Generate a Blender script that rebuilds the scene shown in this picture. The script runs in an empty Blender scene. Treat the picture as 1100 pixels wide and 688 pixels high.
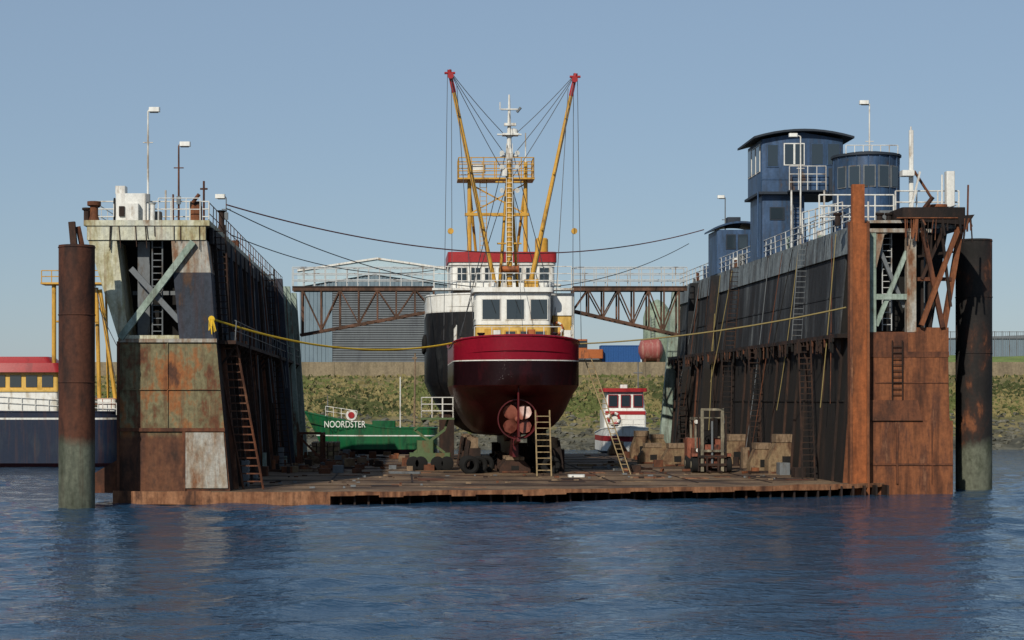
import bpy, math, random
import numpy as np
from mathutils import Vector, Matrix
random.seed(7)
FO=1980.0; HC=5.1
def E(a,d): return (a-432.0)*d/FO          # easting (m) from bearing tick at distance d
def H(b,d): return HC-(b-430.0)*d/FO       # height (m)
def P(a,b,d): return Vector((E(a,d),d,H(b,d)))
def lin(v):
    v/=255.0
    return v/12.92 if v<=.04045 else ((v+.055)/1.055)**2.4
def C(h): return (lin(int(h[0:2],16)),lin(int(h[2:4],16)),lin(int(h[4:6],16)),1)

# ---------------- materials
def newmat(n):
    m=bpy.data.materials.new(n); m.use_nodes=True
    nt=m.node_tree; bs=nt.nodes['Principled BSDF']; return m,nt,bs
def ramp(nt,cols):
    r=nt.nodes.new('ShaderNodeValToRGB'); e=r.color_ramp.elements
    while len(e)<len(cols): e.new(0.5)
    for i,(p,c) in enumerate(cols): e[i].position=p; e[i].color=C(c)
    return r
def weather(name,cols,scale=.6,zs=.3,rough=.8,bump=.25,grain=.35,low=None,metal=0,spec=.3,drip=0,dcol='3a2216'):
    m,nt,bs=newmat(name); N=nt.nodes.new; L=nt.links.new
    tc=N('ShaderNodeTexCoord'); mp=N('ShaderNodeMapping'); mp.inputs['Scale'].default_value=(1,1,zs)
    L(tc.outputs['Object'],mp.inputs['Vector'])
    n1=N('ShaderNodeTexNoise'); n1.inputs['Scale'].default_value=scale; n1.inputs['Detail'].default_value=9; n1.inputs['Roughness'].default_value=.66
    L(mp.outputs[0],n1.inputs['Vector'])
    r=ramp(nt,cols); L(n1.outputs['Fac'],r.inputs['Fac']); col=r.outputs['Color']
    if low:
        z0,wd,lc=low
        r2=ramp(nt,lc); L(n1.outputs['Fac'],r2.inputs['Fac'])
        sp=N('ShaderNodeSeparateXYZ'); L(tc.outputs['Object'],sp.inputs[0])
        ad=N('ShaderNodeMath'); ad.operation='MULTIPLY_ADD'; L(n1.outputs['Fac'],ad.inputs[0]); ad.inputs[1].default_value=wd*3; L(sp.outputs['Z'],ad.inputs[2])
        mr=N('ShaderNodeMapRange'); mr.inputs['From Min'].default_value=z0+wd; mr.inputs['From Max'].default_value=z0+wd*2
        L(ad.outputs[0],mr.inputs['Value'])
        mx=N('ShaderNodeMix'); mx.data_type='RGBA'; L(mr.outputs[0],mx.inputs['Factor']); L(r2.outputs[0],mx.inputs['A']); L(col,mx.inputs['B']); col=mx.outputs['Result']
    if drip:
        mp3=N('ShaderNodeMapping'); mp3.inputs['Scale'].default_value=(2.6,1.3,.13); L(tc.outputs['Object'],mp3.inputs['Vector'])
        n3=N('ShaderNodeTexNoise'); n3.inputs['Scale'].default_value=1.3; n3.inputs['Detail'].default_value=7; n3.inputs['Roughness'].default_value=.7; L(mp3.outputs[0],n3.inputs['Vector'])
        mr3=N('ShaderNodeMapRange'); mr3.inputs['From Min'].default_value=.5; mr3.inputs['From Max'].default_value=.68; mr3.inputs['To Max'].default_value=drip; L(n3.outputs['Fac'],mr3.inputs['Value'])
        mx3=N('ShaderNodeMix'); mx3.data_type='RGBA'; L(mr3.outputs[0],mx3.inputs['Factor']); L(col,mx3.inputs['A']); mx3.inputs['B'].default_value=C(dcol); col=mx3.outputs['Result']
    n2=N('ShaderNodeTexNoise'); n2.inputs['Scale'].default_value=5; n2.inputs['Detail'].default_value=8; n2.inputs['Roughness'].default_value=.7
    L(tc.outputs['Object'],n2.inputs['Vector'])
    mr2=N('ShaderNodeMapRange'); mr2.inputs['From Min'].default_value=.3; mr2.inputs['From Max'].default_value=.7
    mr2.inputs['To Min'].default_value=1-grain; mr2.inputs['To Max'].default_value=1+grain*.5
    L(n2.outputs['Fac'],mr2.inputs['Value'])
    vm=N('ShaderNodeVectorMath'); vm.operation='SCALE'; L(col,vm.inputs[0]); L(mr2.outputs[0],vm.inputs['Scale'])
    L(vm.outputs[0],bs.inputs['Base Color'])
    bs.inputs['Roughness'].default_value=rough; bs.inputs['Metallic'].default_value=metal
    bs.inputs['Specular IOR Level'].default_value=spec
    if bump:
        bp=N('ShaderNodeBump'); bp.inputs['Strength'].default_value=bump; bp.inputs['Distance'].default_value=.08
        L(n2.outputs['Fac'],bp.inputs['Height']); L(bp.outputs[0],bs.inputs['Normal'])
    return m
def paint(name,c,rough=.45,grain=.2,dirt=None,bump=.05,scale=1.2,drip=0,dcol='5a3a26'):
    cols=[(.36,dirt or c),(.46,c)] 
    return weather(name,cols,scale=scale,zs=.35,rough=rough,bump=bump,grain=grain,drip=drip,dcol=dcol)

RUST=weather('rust_steel',[(.35,'281a14'),(.45,'4a2c1e'),(.52,'633b26'),(.6,'40281d'),(.68,'75503a')],scale=.5,drip=.5)
RUSTO=weather('rust_orange',[(.34,'3c2418'),(.45,'623a24'),(.54,'7a4a2d'),(.62,'523224'),(.7,'8a6145')],scale=.8,zs=.2,drip=.7)
RUSTP=weather('rust_pile_orange',[(.36,'5a3018'),(.5,'8c4f2a'),(.6,'744224'),(.7,'50301e')],scale=.8,zs=.2,drip=.4)
RUSTD=weather('rust_dark',[(.35,'120e0d'),(.5,'271b16'),(.6,'3a261c'),(.7,'1f1612')],scale=.8)
TRUSS=weather('truss_brown',[(.35,'33261f'),(.5,'4c372b'),(.6,'64483a'),(.7,'3a2b24')],scale=.8)
TOWER=weather('tower_worn_paint',[(.34,'33221a'),(.41,'5e3c28'),(.46,'5f573f'),(.51,'6f6a50'),(.55,'7c5a3a'),(.6,'84522e'),(.68,'4a3024')],scale=.75,zs=.45,drip=.85,dcol='573522',low=(3.4,.35,[(.38,'2f2019'),(.48,'4c3023'),(.56,'5f3e2b'),(.66,'3e2b23')]))
PALEP=weather('pale_rusted_panel',[(.36,'6b452c'),(.45,'85796a'),(.55,'9a9a94'),(.66,'7d5a3c')],scale=1.1,drip=.7,dcol='6a4630')
CREAM=weather('cream_worn_paint',[(.34,'6b4a30'),(.42,'96906f'),(.5,'b8b8a3'),(.62,'acafa5'),(.7,'7b6045')],scale=.7,zs=.25,drip=.6,dcol='6e4a2c')
PGREEN=weather('pale_green_paint',[(.35,'57402f'),(.42,'75857a'),(.55,'8f9e95'),(.68,'6c7a70')],scale=.8,drip=.5)
NAVY=weather('navy_worn_paint',[(.34,'4a372b'),(.42,'2a2f38'),(.55,'343a45'),(.66,'202329')],scale=.8,drip=.5)
WALLL=weather('dock_wall_black',[(.35,'33231a'),(.43,'141517'),(.55,'1c1d20'),(.62,'252629'),(.7,'3f2c20')],scale=.5,zs=.18,drip=.6,
   low=(7.2,.5,[(.35,'2b1e18'),(.45,'171412'),(.55,'1f1a17'),(.68,'3a281c')]))
WALLR=weather('dock_wall_grey',[(.33,'3a2820'),(.41,'191b1e'),(.5,'232529'),(.58,'383c40'),(.68,'5f6365')],scale=.5,zs=.18,drip=.7,dcol='1c1513',
   low=(7.6,.5,[(.35,'2b1f18'),(.45,'161412'),(.55,'1e1a18'),(.68,'38281e')]))
WALLT=weather('dock_wall_pale_band',[(.35,'463328'),(.43,'4c5358'),(.53,'767f83'),(.63,'575f64'),(.7,'2d3136')],scale=.8,zs=.2,drip=.8,dcol='2a201b')
DECK=weather('dock_deck',[(.32,'29211c'),(.42,'4b3b2f'),(.5,'65513e'),(.58,'7b664f'),(.68,'40312a')],scale=.25,zs=1,bump=.4,grain=.5)
DECKE=weather('dock_edge',[(.35,'40291e'),(.46,'704a32'),(.56,'8a6246'),(.68,'4f3426')],scale=1.2,drip=.6)
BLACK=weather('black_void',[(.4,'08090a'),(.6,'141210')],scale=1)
PILEL=weather('pile_rust',[(.36,'231714'),(.47,'42261b'),(.56,'523021'),(.66,'2f1e18')],scale=.7,zs=.3,drip=.5,low=(3.2,.5,[(.38,'2b3024'),(.5,'494e43'),(.6,'606456'),(.7,'363528')]))
PILER=weather('pile_black',[(.36,'131212'),(.5,'1f1c1b'),(.58,'30201a'),(.66,'6a4028')],scale=.7,zs=.5,low=(2.6,.7,[(.38,'363b2e'),(.5,'5c6053'),(.6,'45483c'),(.7,'2b2a23')]))
WHITE=paint('white_paint','c9cac6',dirt='94897a',drip=.5,dcol='7d6450')
WHITEC=paint('white_boat_paint','d4d5d1',rough=.3,grain=.12,dirt='b5b0a4',drip=.25,dcol='8a7a68')
RAILW=paint('railing_paint','b0b4b5',dirt='75695e',rough=.6)
YEL=paint('yellow_paint','b88d38',dirt='80602c',rough=.45,drip=.4)
YELP=paint('pale_yellow_paint','c4a154',dirt='a88840',rough=.4,grain=.12,drip=.3)
RED=paint('red_paint','8e2428',rough=.4,grain=.15,dirt='7a1c22')
CRIM=paint('crimson_hull','781224',rough=.3,grain=.15,dirt='6a1020')
MAR=paint('maroon_antifouling','4b1015',rough=.42,grain=.25,dirt='3c0d10',drip=.4,dcol='35100f')
HBLK=paint('hull_black','1b0b0f',rough=.3,grain=.25,dirt='2a0d12')
HBLK2=paint('hull_black_worn','14161a',rough=.5,grain=.3,dirt='242628',drip=.5,dcol='2f2824')
HNAVY=paint('hull_navy','1b2436',rough=.35,grain=.15,dirt='232c3a',drip=.3)
HGRN=paint('hull_green','10512f',rough=.4,grain=.2,dirt='0d3f27',drip=.3)
BLUEC=weather('cabin_blue',[(.33,'4a3a30'),(.38,'26394f'),(.5,'2e4664'),(.62,'3a5272'),(.72,'243445')],scale=.9,zs=.3,rough=.5,grain=.25,bump=.1,drip=.4,dcol='3a3430')
ROOFD=paint('dark_roof','262e38',rough=.7)
CONTB=paint('container_blue','1f4a80',rough=.5)
BRASS=paint('propeller_bronze','7d4a3e',rough=.35,dirt='5e3028')
WOOD=weather('weathered_wood',[(.35,'4b3a2a'),(.5,'7a6753'),(.65,'5f4e3c')],scale=3)
WOODL=weather('light_wood',[(.35,'6d5c44'),(.5,'92805f'),(.65,'7c6a4e')],scale=3)
BLKC=weather('keel_block',[(.35,'4a3324'),(.46,'6b5540'),(.55,'7d6a50'),(.68,'4f3c2b')],scale=1.2,zs=.7,drip=.6)
RUBB=paint('rubber','121212',rough=.9)
ORAN=paint('machine_orange','98552c',rough=.6,dirt='5f3a26')
FLT=weather('forklift_rusty_paint',[(.36,'2e201a'),(.46,'6a3a2a'),(.56,'8a5240'),(.68,'4a3830')],scale=2,drip=.3)
FLG=weather('forklift_grey_paint',[(.36,'3a332c'),(.5,'6f6a5c'),(.62,'867f6c')],scale=2,drip=.5)
GRYM=paint('grey_metal','5f6468',rough=.55,dirt='4a4036')
GRNM=paint('machine_green','4a5b3c',rough=.7,dirt='5b4a30')
ROPEY=paint('rope_yellow','c9a52c',rough=.8)
ROPET=paint('rope_tan','7d7048',rough=.8)
CABR=paint('cable_rust','5a3434',rough=.8)
WIRE=paint('wire','3a3c40',rough=.6)
SHED=weather('shed_cladding',[(.35,'5c6c78'),(.5,'687984'),(.65,'62727d')],scale=.3,zs=.5,grain=.1,bump=0,drip=.3,dcol='565f64')
SHEDL=weather('shed_cladding_light',[(.35,'8ea4b0'),(.5,'9eb2bc'),(.65,'95aab5')],scale=.3,grain=.08,bump=0)
SHEDD=weather('roller_door',[(.35,'555a60'),(.5,'62686d'),(.65,'5b6166')],scale=.4,grain=.1,bump=0,drip=.3,dcol='4b4d4e')
CONC=weather('concrete',[(.35,'6c6250'),(.5,'827660'),(.65,'706651')],scale=.8,drip=.4,dcol='4a4438')
TARP=weather('net_tarp',[(.35,'5c6a5d'),(.5,'82917f'),(.65,'6d7c6d')],scale=1.5)
def glass():
    m,nt,bs=newmat('window_glass'); bs.inputs['Base Color'].default_value=(.02,.03,.04,1); bs.inputs['Roughness'].default_value=.08; bs.inputs['Specular IOR Level'].default_value=.8
    return m
GLASS=glass()

# ---------------- mesh builder
class B:
    def __init__(s,name,parent=None):
        s.n=name;s.p=parent;s.v=[];s.f=[];s.m=[];s.mats=[]
    def mi(s,m):
        if m not in s.mats: s.mats.append(m)
        return s.mats.index(m)
    def add(s,vs,fs,m):
        o=len(s.v); s.v+= [tuple(v) for v in vs]; k=s.mi(m)
        for f in fs: s.f.append([i+o for i in f]); s.m.append(k)
    def hexa(s,p,m):
        s.add(p,[(0,3,2,1),(4,5,6,7),(0,1,5,4),(1,2,6,5),(2,3,7,6),(3,0,4,7)],m)
    def box(s,x0,x1,y0,y1,z0,z1,m):
        s.hexa([(x0,y0,z0),(x1,y0,z0),(x1,y1,z0),(x0,y1,z0),(x0,y0,z1),(x1,y0,z1),(x1,y1,z1),(x0,y1,z1)],m)
    def beam(s,p,q,r,m,n=6,r2=None):
        p=Vector(p);q=Vector(q);d=(q-p)
        if d.length<1e-6:return
        d.normalize(); u=d.orthogonal() if abs(d.z)<.999 else Vector((1,0,0))
        if abs(d.z)<.999: u=d.cross(Vector((0,0,1))).normalized()
        w=d.cross(u).normalized(); r2=r if r2 is None else r2
        vs=[];off=math.pi/n
        for c,rr in((p,r),(q,r2)):
            for i in range(n):
                a=2*math.pi*i/n+off; vs.append(c+u*math.cos(a)*rr+w*math.sin(a)*rr)
        fs=[(i,(i+1)%n,n+(i+1)%n,n+i) for i in range(n)]+[tuple(range(n-1,-1,-1)),tuple(range(n,2*n))]
        s.add(vs,fs,m)
    def sq(s,p,q,w,m): s.beam(p,q,w*.7071,m,4)
    def prism(s,front,back,m,mf=None):
        n=len(front); s.add(list(front)+list(back),[(i,(i+1)%n,n+(i+1)%n,n+i) for i in range(n)],m)
        s.add(front,[tuple(range(n-1,-1,-1))],mf or m); s.add(back,[tuple(range(n))],m)
    def rbox(s,x0,x1,y0,y1,z0,z1,r,m,k=4,taper=0):
        pl=[]
        for cx,cy,a0 in((x1-r,y0+r,-90),(x1-r,y1-r,0),(x0+r,y1-r,90),(x0+r,y0+r,180)):
            for i in range(k+1):
                a=math.radians(a0+90*i/k); pl.append((cx+r*math.cos(a),cy+r*math.sin(a)))
        n=len(pl);mx=(x0+x1)/2;my=(y0+y1)/2
        vs=[(x,y,z0) for x,y in pl]+[(mx+(x-mx)*(1-taper),my+(y-my)*(1-taper),z1) for x,y in pl]
        s.add(vs,[(i,(i+1)%n,n+(i+1)%n,n+i) for i in range(n)]+[tuple(range(n-1,-1,-1)),tuple(range(n,2*n))],m)
    def lathe(s,o,axis,prof,m,n=20):
        o=Vector(o);axis=Vector(axis).normalized();u=axis.orthogonal().normalized();w=axis.cross(u)
        vs=[]
        for h,r in prof:
            for i in range(n):
                a=2*math.pi*i/n; vs.append(o+axis*h+(u*math.cos(a)+w*math.sin(a))*r)
        fs=[]
        for k in range(len(prof)-1):
            for i in range(n):
                fs.append((k*n+i,k*n+(i+1)%n,(k+1)*n+(i+1)%n,(k+1)*n+i))
        fs.append(tuple(range(n-1,-1,-1))); fs.append(tuple(range((len(prof)-1)*n,len(prof)*n)))
        s.add(vs,fs,m)
    def torus(s,o,axis,R,r,m,n=24,k=8,cols=None):
        o=Vector(o);axis=Vector(axis).normalized();u=axis.orthogonal().normalized();w=axis.cross(u)
        vs=[]
        for i in range(n):
            a=2*math.pi*i/n; d=u*math.cos(a)+w*math.sin(a)
            for j in range(k):
                b=2*math.pi*j/k; vs.append(o+d*(R+r*math.cos(b))+axis*r*math.sin(b))
        for i in range(n):
            mm=m if not cols else cols[(i*8//n)%2]
            idx=[(i*k+j,((i+1)%n)*k+j,((i+1)%n)*k+(j+1)%k,i*k+(j+1)%k) for j in range(k)]
            o2=len(s.v) if i==0 else o2
            if i==0: s.v+=[tuple(v) for v in vs]
            for f in idx: s.f.append([t+o2 for t in f]); s.m.append(s.mi(mm))
    def rope(s,p,q,sag,r,m,n=24,k=5):
        p=Vector(p);q=Vector(q);pts=[p.lerp(q,i/n)-Vector((0,0,sag*4*(i/n)*(1-i/n))) for i in range(n+1)]
        for i in range(n): s.beam(pts[i],pts[i+1],r,m,k)
    def rail(s,pts,h,sp,m,r=.03,rails=2,jit=0):
        for a,b in zip(pts[:-1],pts[1:]):
            a=Vector(a);b=Vector(b);n=max(1,int((b-a).length/sp))
            for i in range(n+1):
                c=a.lerp(b,i/n); s.beam(c,c+Vector((random.uniform(-jit,jit),0,h)),r,m,5)
            for j in range(rails):
                z=Vector((0,0,h*(j+1)/rails)); s.beam(a+z,b+z,r,m,5)
    def ladder(s,p,q,side,w,m,r=.035,sp=.32):
        p=Vector(p);q=Vector(q);side=Vector(side).normalized()*w/2
        s.beam(p-side,q-side,r,m,5);s.beam(p+side,q+side,r,m,5)
        n=int((q-p).length/sp)
        for i in range(1,n): c=p.lerp(q,i/n); s.beam(c-side,c+side,r*.8,m,4)
    def done(s,ang=35):
        me=bpy.data.meshes.new(s.n); me.from_pydata(s.v,[],s.f)
        for m in s.mats: me.materials.append(m)
        me.polygons.foreach_set('material_index',s.m); me.polygons.foreach_set('use_smooth',[True]*len(s.f))
        me.update(); me.set_sharp_from_angle(angle=math.radians(ang))
        ob=bpy.data.objects.new(s.n,me); bpy.context.scene.collection.objects.link(ob)
        if s.p: ob.parent=s.p
        return ob
def empty(n):
    e=bpy.data.objects.new(n,None); bpy.context.scene.collection.objects.link(e); return e
def text(body,name,parent,loc,rot,size,mat,sx=1):
    c=bpy.data.curves.new(name,'FONT'); c.body=body; c.size=size; c.extrude=.01; c.align_x='CENTER'
    o=bpy.data.objects.new(name,c); bpy.context.scene.collection.objects.link(o)
    o.location=loc;o.rotation_euler=rot;o.scale=(sx,1,1);o.parent=parent; c.materials.append(mat); return o

def hull(b,o,ang,L,W,R,BL,zt,zb,zl,mats,deckdz=.9,ex=.4,rake=.25,srake=0,deckm=None,tum=0):
    sn,cs=math.sin(ang),math.cos(ang)
    st=[]
    if R>0:
        for i in range(8):
            a=math.pi/2*i/8; st.append((R*(1-math.cos(a)),W*math.sin(a)))
    else: st.append((0,W*.9))
    for i in range(5): st.append((R+(L-BL-R)*i/5.0+(0.01 if R==0 else 0),W))
    for i in range(11):
        t=i/10; st.append((L-BL+BL*t,W*(1-t**2.2)))
    NL=9; cols=[]
    for s_,w in st:
        zbm=min(zb(s_/L),zl[-1]); rows=[]
        zz=[zt(s_/L)]+list(zl); 
        for j,z in enumerate(zz): rows.append((w*(1-tum*max(0,z-zl[0])),z))
        for k in range(1,NL+1):
            t=k/NL; t=1-(1-t)**1.6; z=zl[-1]+(zbm-zl[-1])*t; f=1-t; rows.append((w*(f**ex if f>1e-6 else 0.02),z))
        tb=max(0,(s_-(L-BL))/BL); ts=max(0,1-s_/max(R,.01)) if R>0 else 0
        cols.append([(hw,s_+rake*tb*(z-zl[-1])-srake*ts*(z-zl[-1]),z) for hw,z in rows])
    nr=len(cols[0])
    def T(x,y,z): return (o[0]+x*cs+y*sn, o[1]-x*sn+y*cs, z)
    for sg in(-1,1):
        for j in range(nr-1):
            vs=[];fs=[]
            for c in cols:
                for jj in(j,j+1):
                    hw,y,z=c[jj]; vs.append(T(sg*hw,y,z))
            for i in range(len(cols)-1):
                q=(2*i,2*i+1,2*i+3,2*i+2); fs.append(q if sg<0 else q[::-1])
            b.add(vs,fs,mats[min(j,len(mats)-1)])
    if R==0:
        c=cols[0]; b.add([T(-h,y,z) for h,y,z in c]+[T(h,y,z) for h,y,z in reversed(c)],[tuple(range(2*nr))],mats[0])
    vs=[];fs=[]
    for c in cols:
        hw,y,z=c[0]; vs+=[T(-hw*.985,y,z-deckdz),T(hw*.985,y,z-deckdz)]
    for i in range(len(cols)-1): fs.append((2*i,2*i+1,2*i+3,2*i+2))
    b.add(vs,fs,deckm or DECK)
    for sg in(-1,1):   # cap rail
        for i in range(len(cols)-1):
            a=cols[i][0];c=cols[i+1][0]; b.beam(T(sg*a[0],a[1],a[2]),T(sg*c[0],c[1],c[2]),.07,mats[0],6)
    return T
def merge(ob):
    import bmesh
    bm=bmesh.new(); bm.from_mesh(ob.data); bmesh.ops.remove_doubles(bm,verts=bm.verts,dist=.0005)
    bmesh.ops.recalc_face_normals(bm,faces=bm.faces); bm.to_mesh(ob.data); bm.free()
    ob.data.set_sharp_from_angle(angle=math.radians(35))

def lamp(name,x,y,z0,z1,m,hd=-1,arm=.5,r=.06):
    b=B(name); b.beam((x,y,z0),(x,y,z1),r,m,8,r*.7); b.beam((x,y,z1),(x+hd*arm,y,z1+.08),r*.6,m,6)
    xa=x+hd*arm
    b.rbox(min(xa,xa+hd*.55),max(xa,xa+hd*.55),y-.17,y+.17,z1-.02,z1+.2,.08,WHITEC)
    b.box(min(xa,xa+hd*.45)+.04,max(xa,xa+hd*.45),y-.12,y+.12,z1-.06,z1-.021,GRYM)
    b.box(x-.15,x+.15,y-.15,y+.15,z0,z0+.06,m)
    b.beam((x-.25,y,z0+(z1-z0)*.72),(x+.25,y,z0+(z1-z0)*.72),.03,m,5); b.rbox(x-.1,x+.12,y-.14,y-.04,z0+1,z0+1.4,.03,GRYM)
    return b.done()

# ================= WATER (real wave relief, fading out far away)
def water():
    m,nt,bs=newmat('water'); N=nt.nodes.new;L=nt.links.new
    tc=N('ShaderNodeTexCoord'); bs.inputs['Base Color'].default_value=(.013,.04,.08,1)
    bs.inputs['Roughness'].default_value=.07; bs.inputs['IOR'].default_value=1.33
    prev=None
    for sc,st,ds,dt in((2.4,.7,.12,3),(6.5,.8,.06,3)):
        mp=N('ShaderNodeMapping'); mp.inputs['Scale'].default_value=(.6,1,1); mp.inputs['Rotation'].default_value=(0,0,.3*math.sin(sc*3))
        L(tc.outputs['Object'],mp.inputs[0])
        n=N('ShaderNodeTexNoise'); n.inputs['Scale'].default_value=sc; n.inputs['Detail'].default_value=dt; L(mp.outputs[0],n.inputs['Vector'])
        bp=N('ShaderNodeBump'); bp.inputs['Strength'].default_value=st; bp.inputs['Distance'].default_value=ds; L(n.outputs['Fac'],bp.inputs['Height'])
        if prev: L(prev.outputs[0],bp.inputs['Normal'])
        prev=bp
    L(prev.outputs[0],bs.inputs['Normal'])
    xs=np.concatenate([[-4000,-400,-90],np.arange(-48,78,.24),[120,400,4000]]); ys=np.concatenate([[-60,0,25],np.arange(36,125,.2),np.arange(125,197,.8)])
    X,Y=np.meshgrid(xs,ys,indexing='ij'); Z=np.zeros_like(X); rg=np.random.RandomState(3)
    for k in range(44):
        la=math.exp(rg.uniform(math.log(.75),math.log(5.5))); th=math.pi/2+.25+rg.normal(0,.55); kk=2*math.pi/la
        Z+= .027*la/(2*math.pi)*np.sin(kk*(X*math.cos(th)+Y*math.sin(th))+rg.uniform(0,6.28))
    gust=.75+.35*np.sin(X*.11+Y*.05+1)*np.sin(Y*.13-X*.04)+.2*np.sin(X*.31-Y*.09)
    fade=np.clip((X+48)/6,0,1)*np.clip((77-X)/6,0,1)*np.clip((Y-36)/3,0,1)*np.clip((196-Y)/20,0,1)
    fade*=np.where(Y>125,.6,1)
    Z*=gust*fade
    nx,ny=X.shape
    V=np.stack([X,Y,Z],-1).reshape(-1,3); idx=np.arange(nx*ny).reshape(nx,ny)
    F=np.stack([idx[:-1,:-1],idx[1:,:-1],idx[1:,1:],idx[:-1,1:]],-1).reshape(-1,4)
    me=bpy.data.meshes.new('water'); me.vertices.add(len(V)); me.vertices.foreach_set('co',V.ravel().astype(np.float32))
    me.loops.add(F.size); me.loops.foreach_set('vertex_index',F.ravel().astype(np.int32))
    me.polygons.add(len(F)); me.polygons.foreach_set('loop_start',np.arange(0,F.size,4,dtype=np.int32))
    me.update(calc_edges=True); me.validate(); me.polygons.foreach_set('use_smooth',[True]*len(me.polygons)); me.materials.append(m)
    ob=bpy.data.objects.new('water',me); bpy.context.scene.collection.objects.link(ob)
water()

# ================= GROUND (dike, shore, land)
GR=weather('dike_ground',[(.34,'4b4a2c'),(.46,'66613f'),(.54,'766b4c'),(.66,'525230')],scale=.35,zs=2,grain=.4,bump=.5,
   low=(1.6,.9,[(.36,'2e2f27'),(.5,'4a493f'),(.62,'5c5b50'),(.7,'34362a')]))
def ground():
    b=B('ground'); prof=[(184,-2),(189,0),(194,1.6),(200,3.6),(207,6.0),(213,7.9),(216,8.2),(232,9.2),(420,9.4),(6000,9.4)]
    xs=[-4000,-600,-200]+[-120+3*i for i in range(94)]+[240,600,4000]
    vs=[];fs=[]
    for x in xs:
        for y,z in prof: 
            j=random.uniform(-.25,.25) if 188<y<230 else 0
            vs.append((x,y+j*3,z+j))
    n=len(prof)
    for i in range(len(xs)-1):
        for j in range(n-1): fs.append((i*n+j,(i+1)*n+j,(i+1)*n+j+1,i*n+j+1))
    b.add(vs,fs,GR); b.done(60)
ground()
def zg(y):
    pr=[(184,-2),(189,0),(194,1.6),(200,3.6),(207,6.0),(213,7.9),(216,8.2),(232,9.2),(420,9.4)]
    for (a,za),(c,zc) in zip(pr[:-1],pr[1:]):
        if a<=y<=c: return za+(zc-za)*(y-a)/(c-a)
    return 9.4
STONE=weather('riprap_stone',[(.36,'2e2f2a'),(.5,'504f44'),(.62,'66645a'),(.7,'3d4034')],scale=.6,zs=1)
b=B('riprap')
ico=[(0,0,1),(.9,0,.3),(.3,.85,.35),(-.75,.5,.3),(-.7,-.55,.35),(.3,-.85,.3),(.5,.5,-.5),(-.5,.4,-.6),(-.3,-.6,-.5),(.6,-.4,-.5)]
icf=[(0,1,2),(0,2,3),(0,3,4),(0,4,5),(0,5,1),(1,6,2),(2,6,7),(2,7,3),(3,7,8),(3,8,4),(4,8,5),(5,8,9),(5,9,1),(1,9,6)]
for i in range(3600):
    x=random.uniform(-50,95); y=187+13*random.random()**1.2; s=random.uniform(.2,.55)
    M=Matrix.Rotation(random.uniform(0,6),3,'Z')@Matrix.Rotation(random.uniform(-.5,.5),3,'X')
    b.add([M@Vector((p[0]*s*random.uniform(.8,1.2),p[1]*s,p[2]*s*.6))+Vector((x,y,zg(y)-.05)) for p in ico],icf,STONE)
b.done(10)
GL=[weather('grass_a',[(.4,'4c552c'),(.6,'5f663a')],scale=1,bump=0),weather('grass_b',[(.4,'746c45'),(.6,'847a52')],scale=1,bump=0),weather('grass_c',[(.4,'3a4222'),(.6,'484f2c')],scale=1,bump=0)]
b=B('grass')
for i in range(24000):
    x=random.uniform(-50,100); y=min(212.5,max(193,random.gauss(204,4.5))); z=zg(y)
    cl=math.sin(x*.35)+math.sin(x*.13+y*.4)+random.uniform(-1,1)
    if y<199 and cl<.2: continue
    m=GL[0] if cl>.5 else GL[1] if cl>-.9 else GL[2]
    h=random.uniform(.15,.45); w=random.uniform(.15,.4); a=random.uniform(0,3.1)
    d=Vector((math.cos(a)*w,math.sin(a)*w,0)); c=Vector((x,y,z-.03))
    b.add([c-d,c+d,c+d*.4+Vector((random.uniform(-.2,.2),-.1,h)),c-d*.7+Vector((0,.1,h*.7))],[(0,1,2,3)],m)
b.done()
b=B('retaining_wall'); b.box(-60,90,213.3,214.2,7.3,9.5,CONC)
for i in range(38): b.box(-60+i*4,-59.85+i*4,213.24,213.3,7.3,9.5,CONC)
b.done()

# ================= SHED
def shed():
    e=empty('industrial_shed'); D=250; X0,X1=E(322,D),E(600,D); ze=H(292,D); za=H(279,D); xm=E(405,D)
    b=B('walls',e); zb=9.3
    b.prism([(X0,D,zb),(X1,D,zb),(X1,D,ze-2),(xm,D,za-.1),(X0,D,ze)],[(X0,D+40,zb),(X1,D+40,zb),(X1,D+40,ze-2),(xm,D+40,za-.1),(X0,D+40,ze)],SHED)
    x=X0
    while x<X1:
        zt=ze+(za-ze)*(x-X0)/(xm-X0) if x<xm else za+(ze-2-za)*(x-xm)/(X1-xm)
        b.box(x,x+.18,D-.08,D-.002,zb,zt-.15,SHED); x+=.55
    b.done()
    b=B('fascia',e)
    for a,z0,c,z1 in((X0-.3,ze,xm,za),(xm,za,X1+.3,ze-2)):
        b.hexa([(a,D-.3,z0-2.1),(c,D-.3,z1-1.9),(c,D-.1,z1-1.9),(a,D-.1,z0-2.1),(a,D-.3,z0),(c,D-.3,z1),(c,D-.1,z1),(a,D-.1,z0)],SHEDL)
        b.hexa([(a,D-.5,z0),(c,D-.5,z1),(c,D+40,z1),(a,D+40,z0),(a,D-.5,z0+.25),(c,D-.5,z1+.25),(c,D+40,z1+.25),(a,D+40,z0+.25)],WHITE)
    b.done()
    b=B('roller_door',e); x0,x1=E(357,D),E(462,D); zt=H(313,D); n=34
    for i in range(n):
        z=zb+(zt-zb)*i/n; b.box(x0,x1,D-.22,D-.1,z+.03,z+(zt-zb)/n-.06,SHEDD)
    b.box(x0,x1,D-.12,D-.09,zb,zt,BLACK)
    b.box(x0-.4,x0,D-.3,D-.09,zb,zt+.4,SHED); b.box(x1,x1+.4,D-.3,D-.09,zb,zt+.4,SHED); b.box(x0,x1,D-.3,D-.09,zt,zt+.4,SHED); b.done()
shed()

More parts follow.
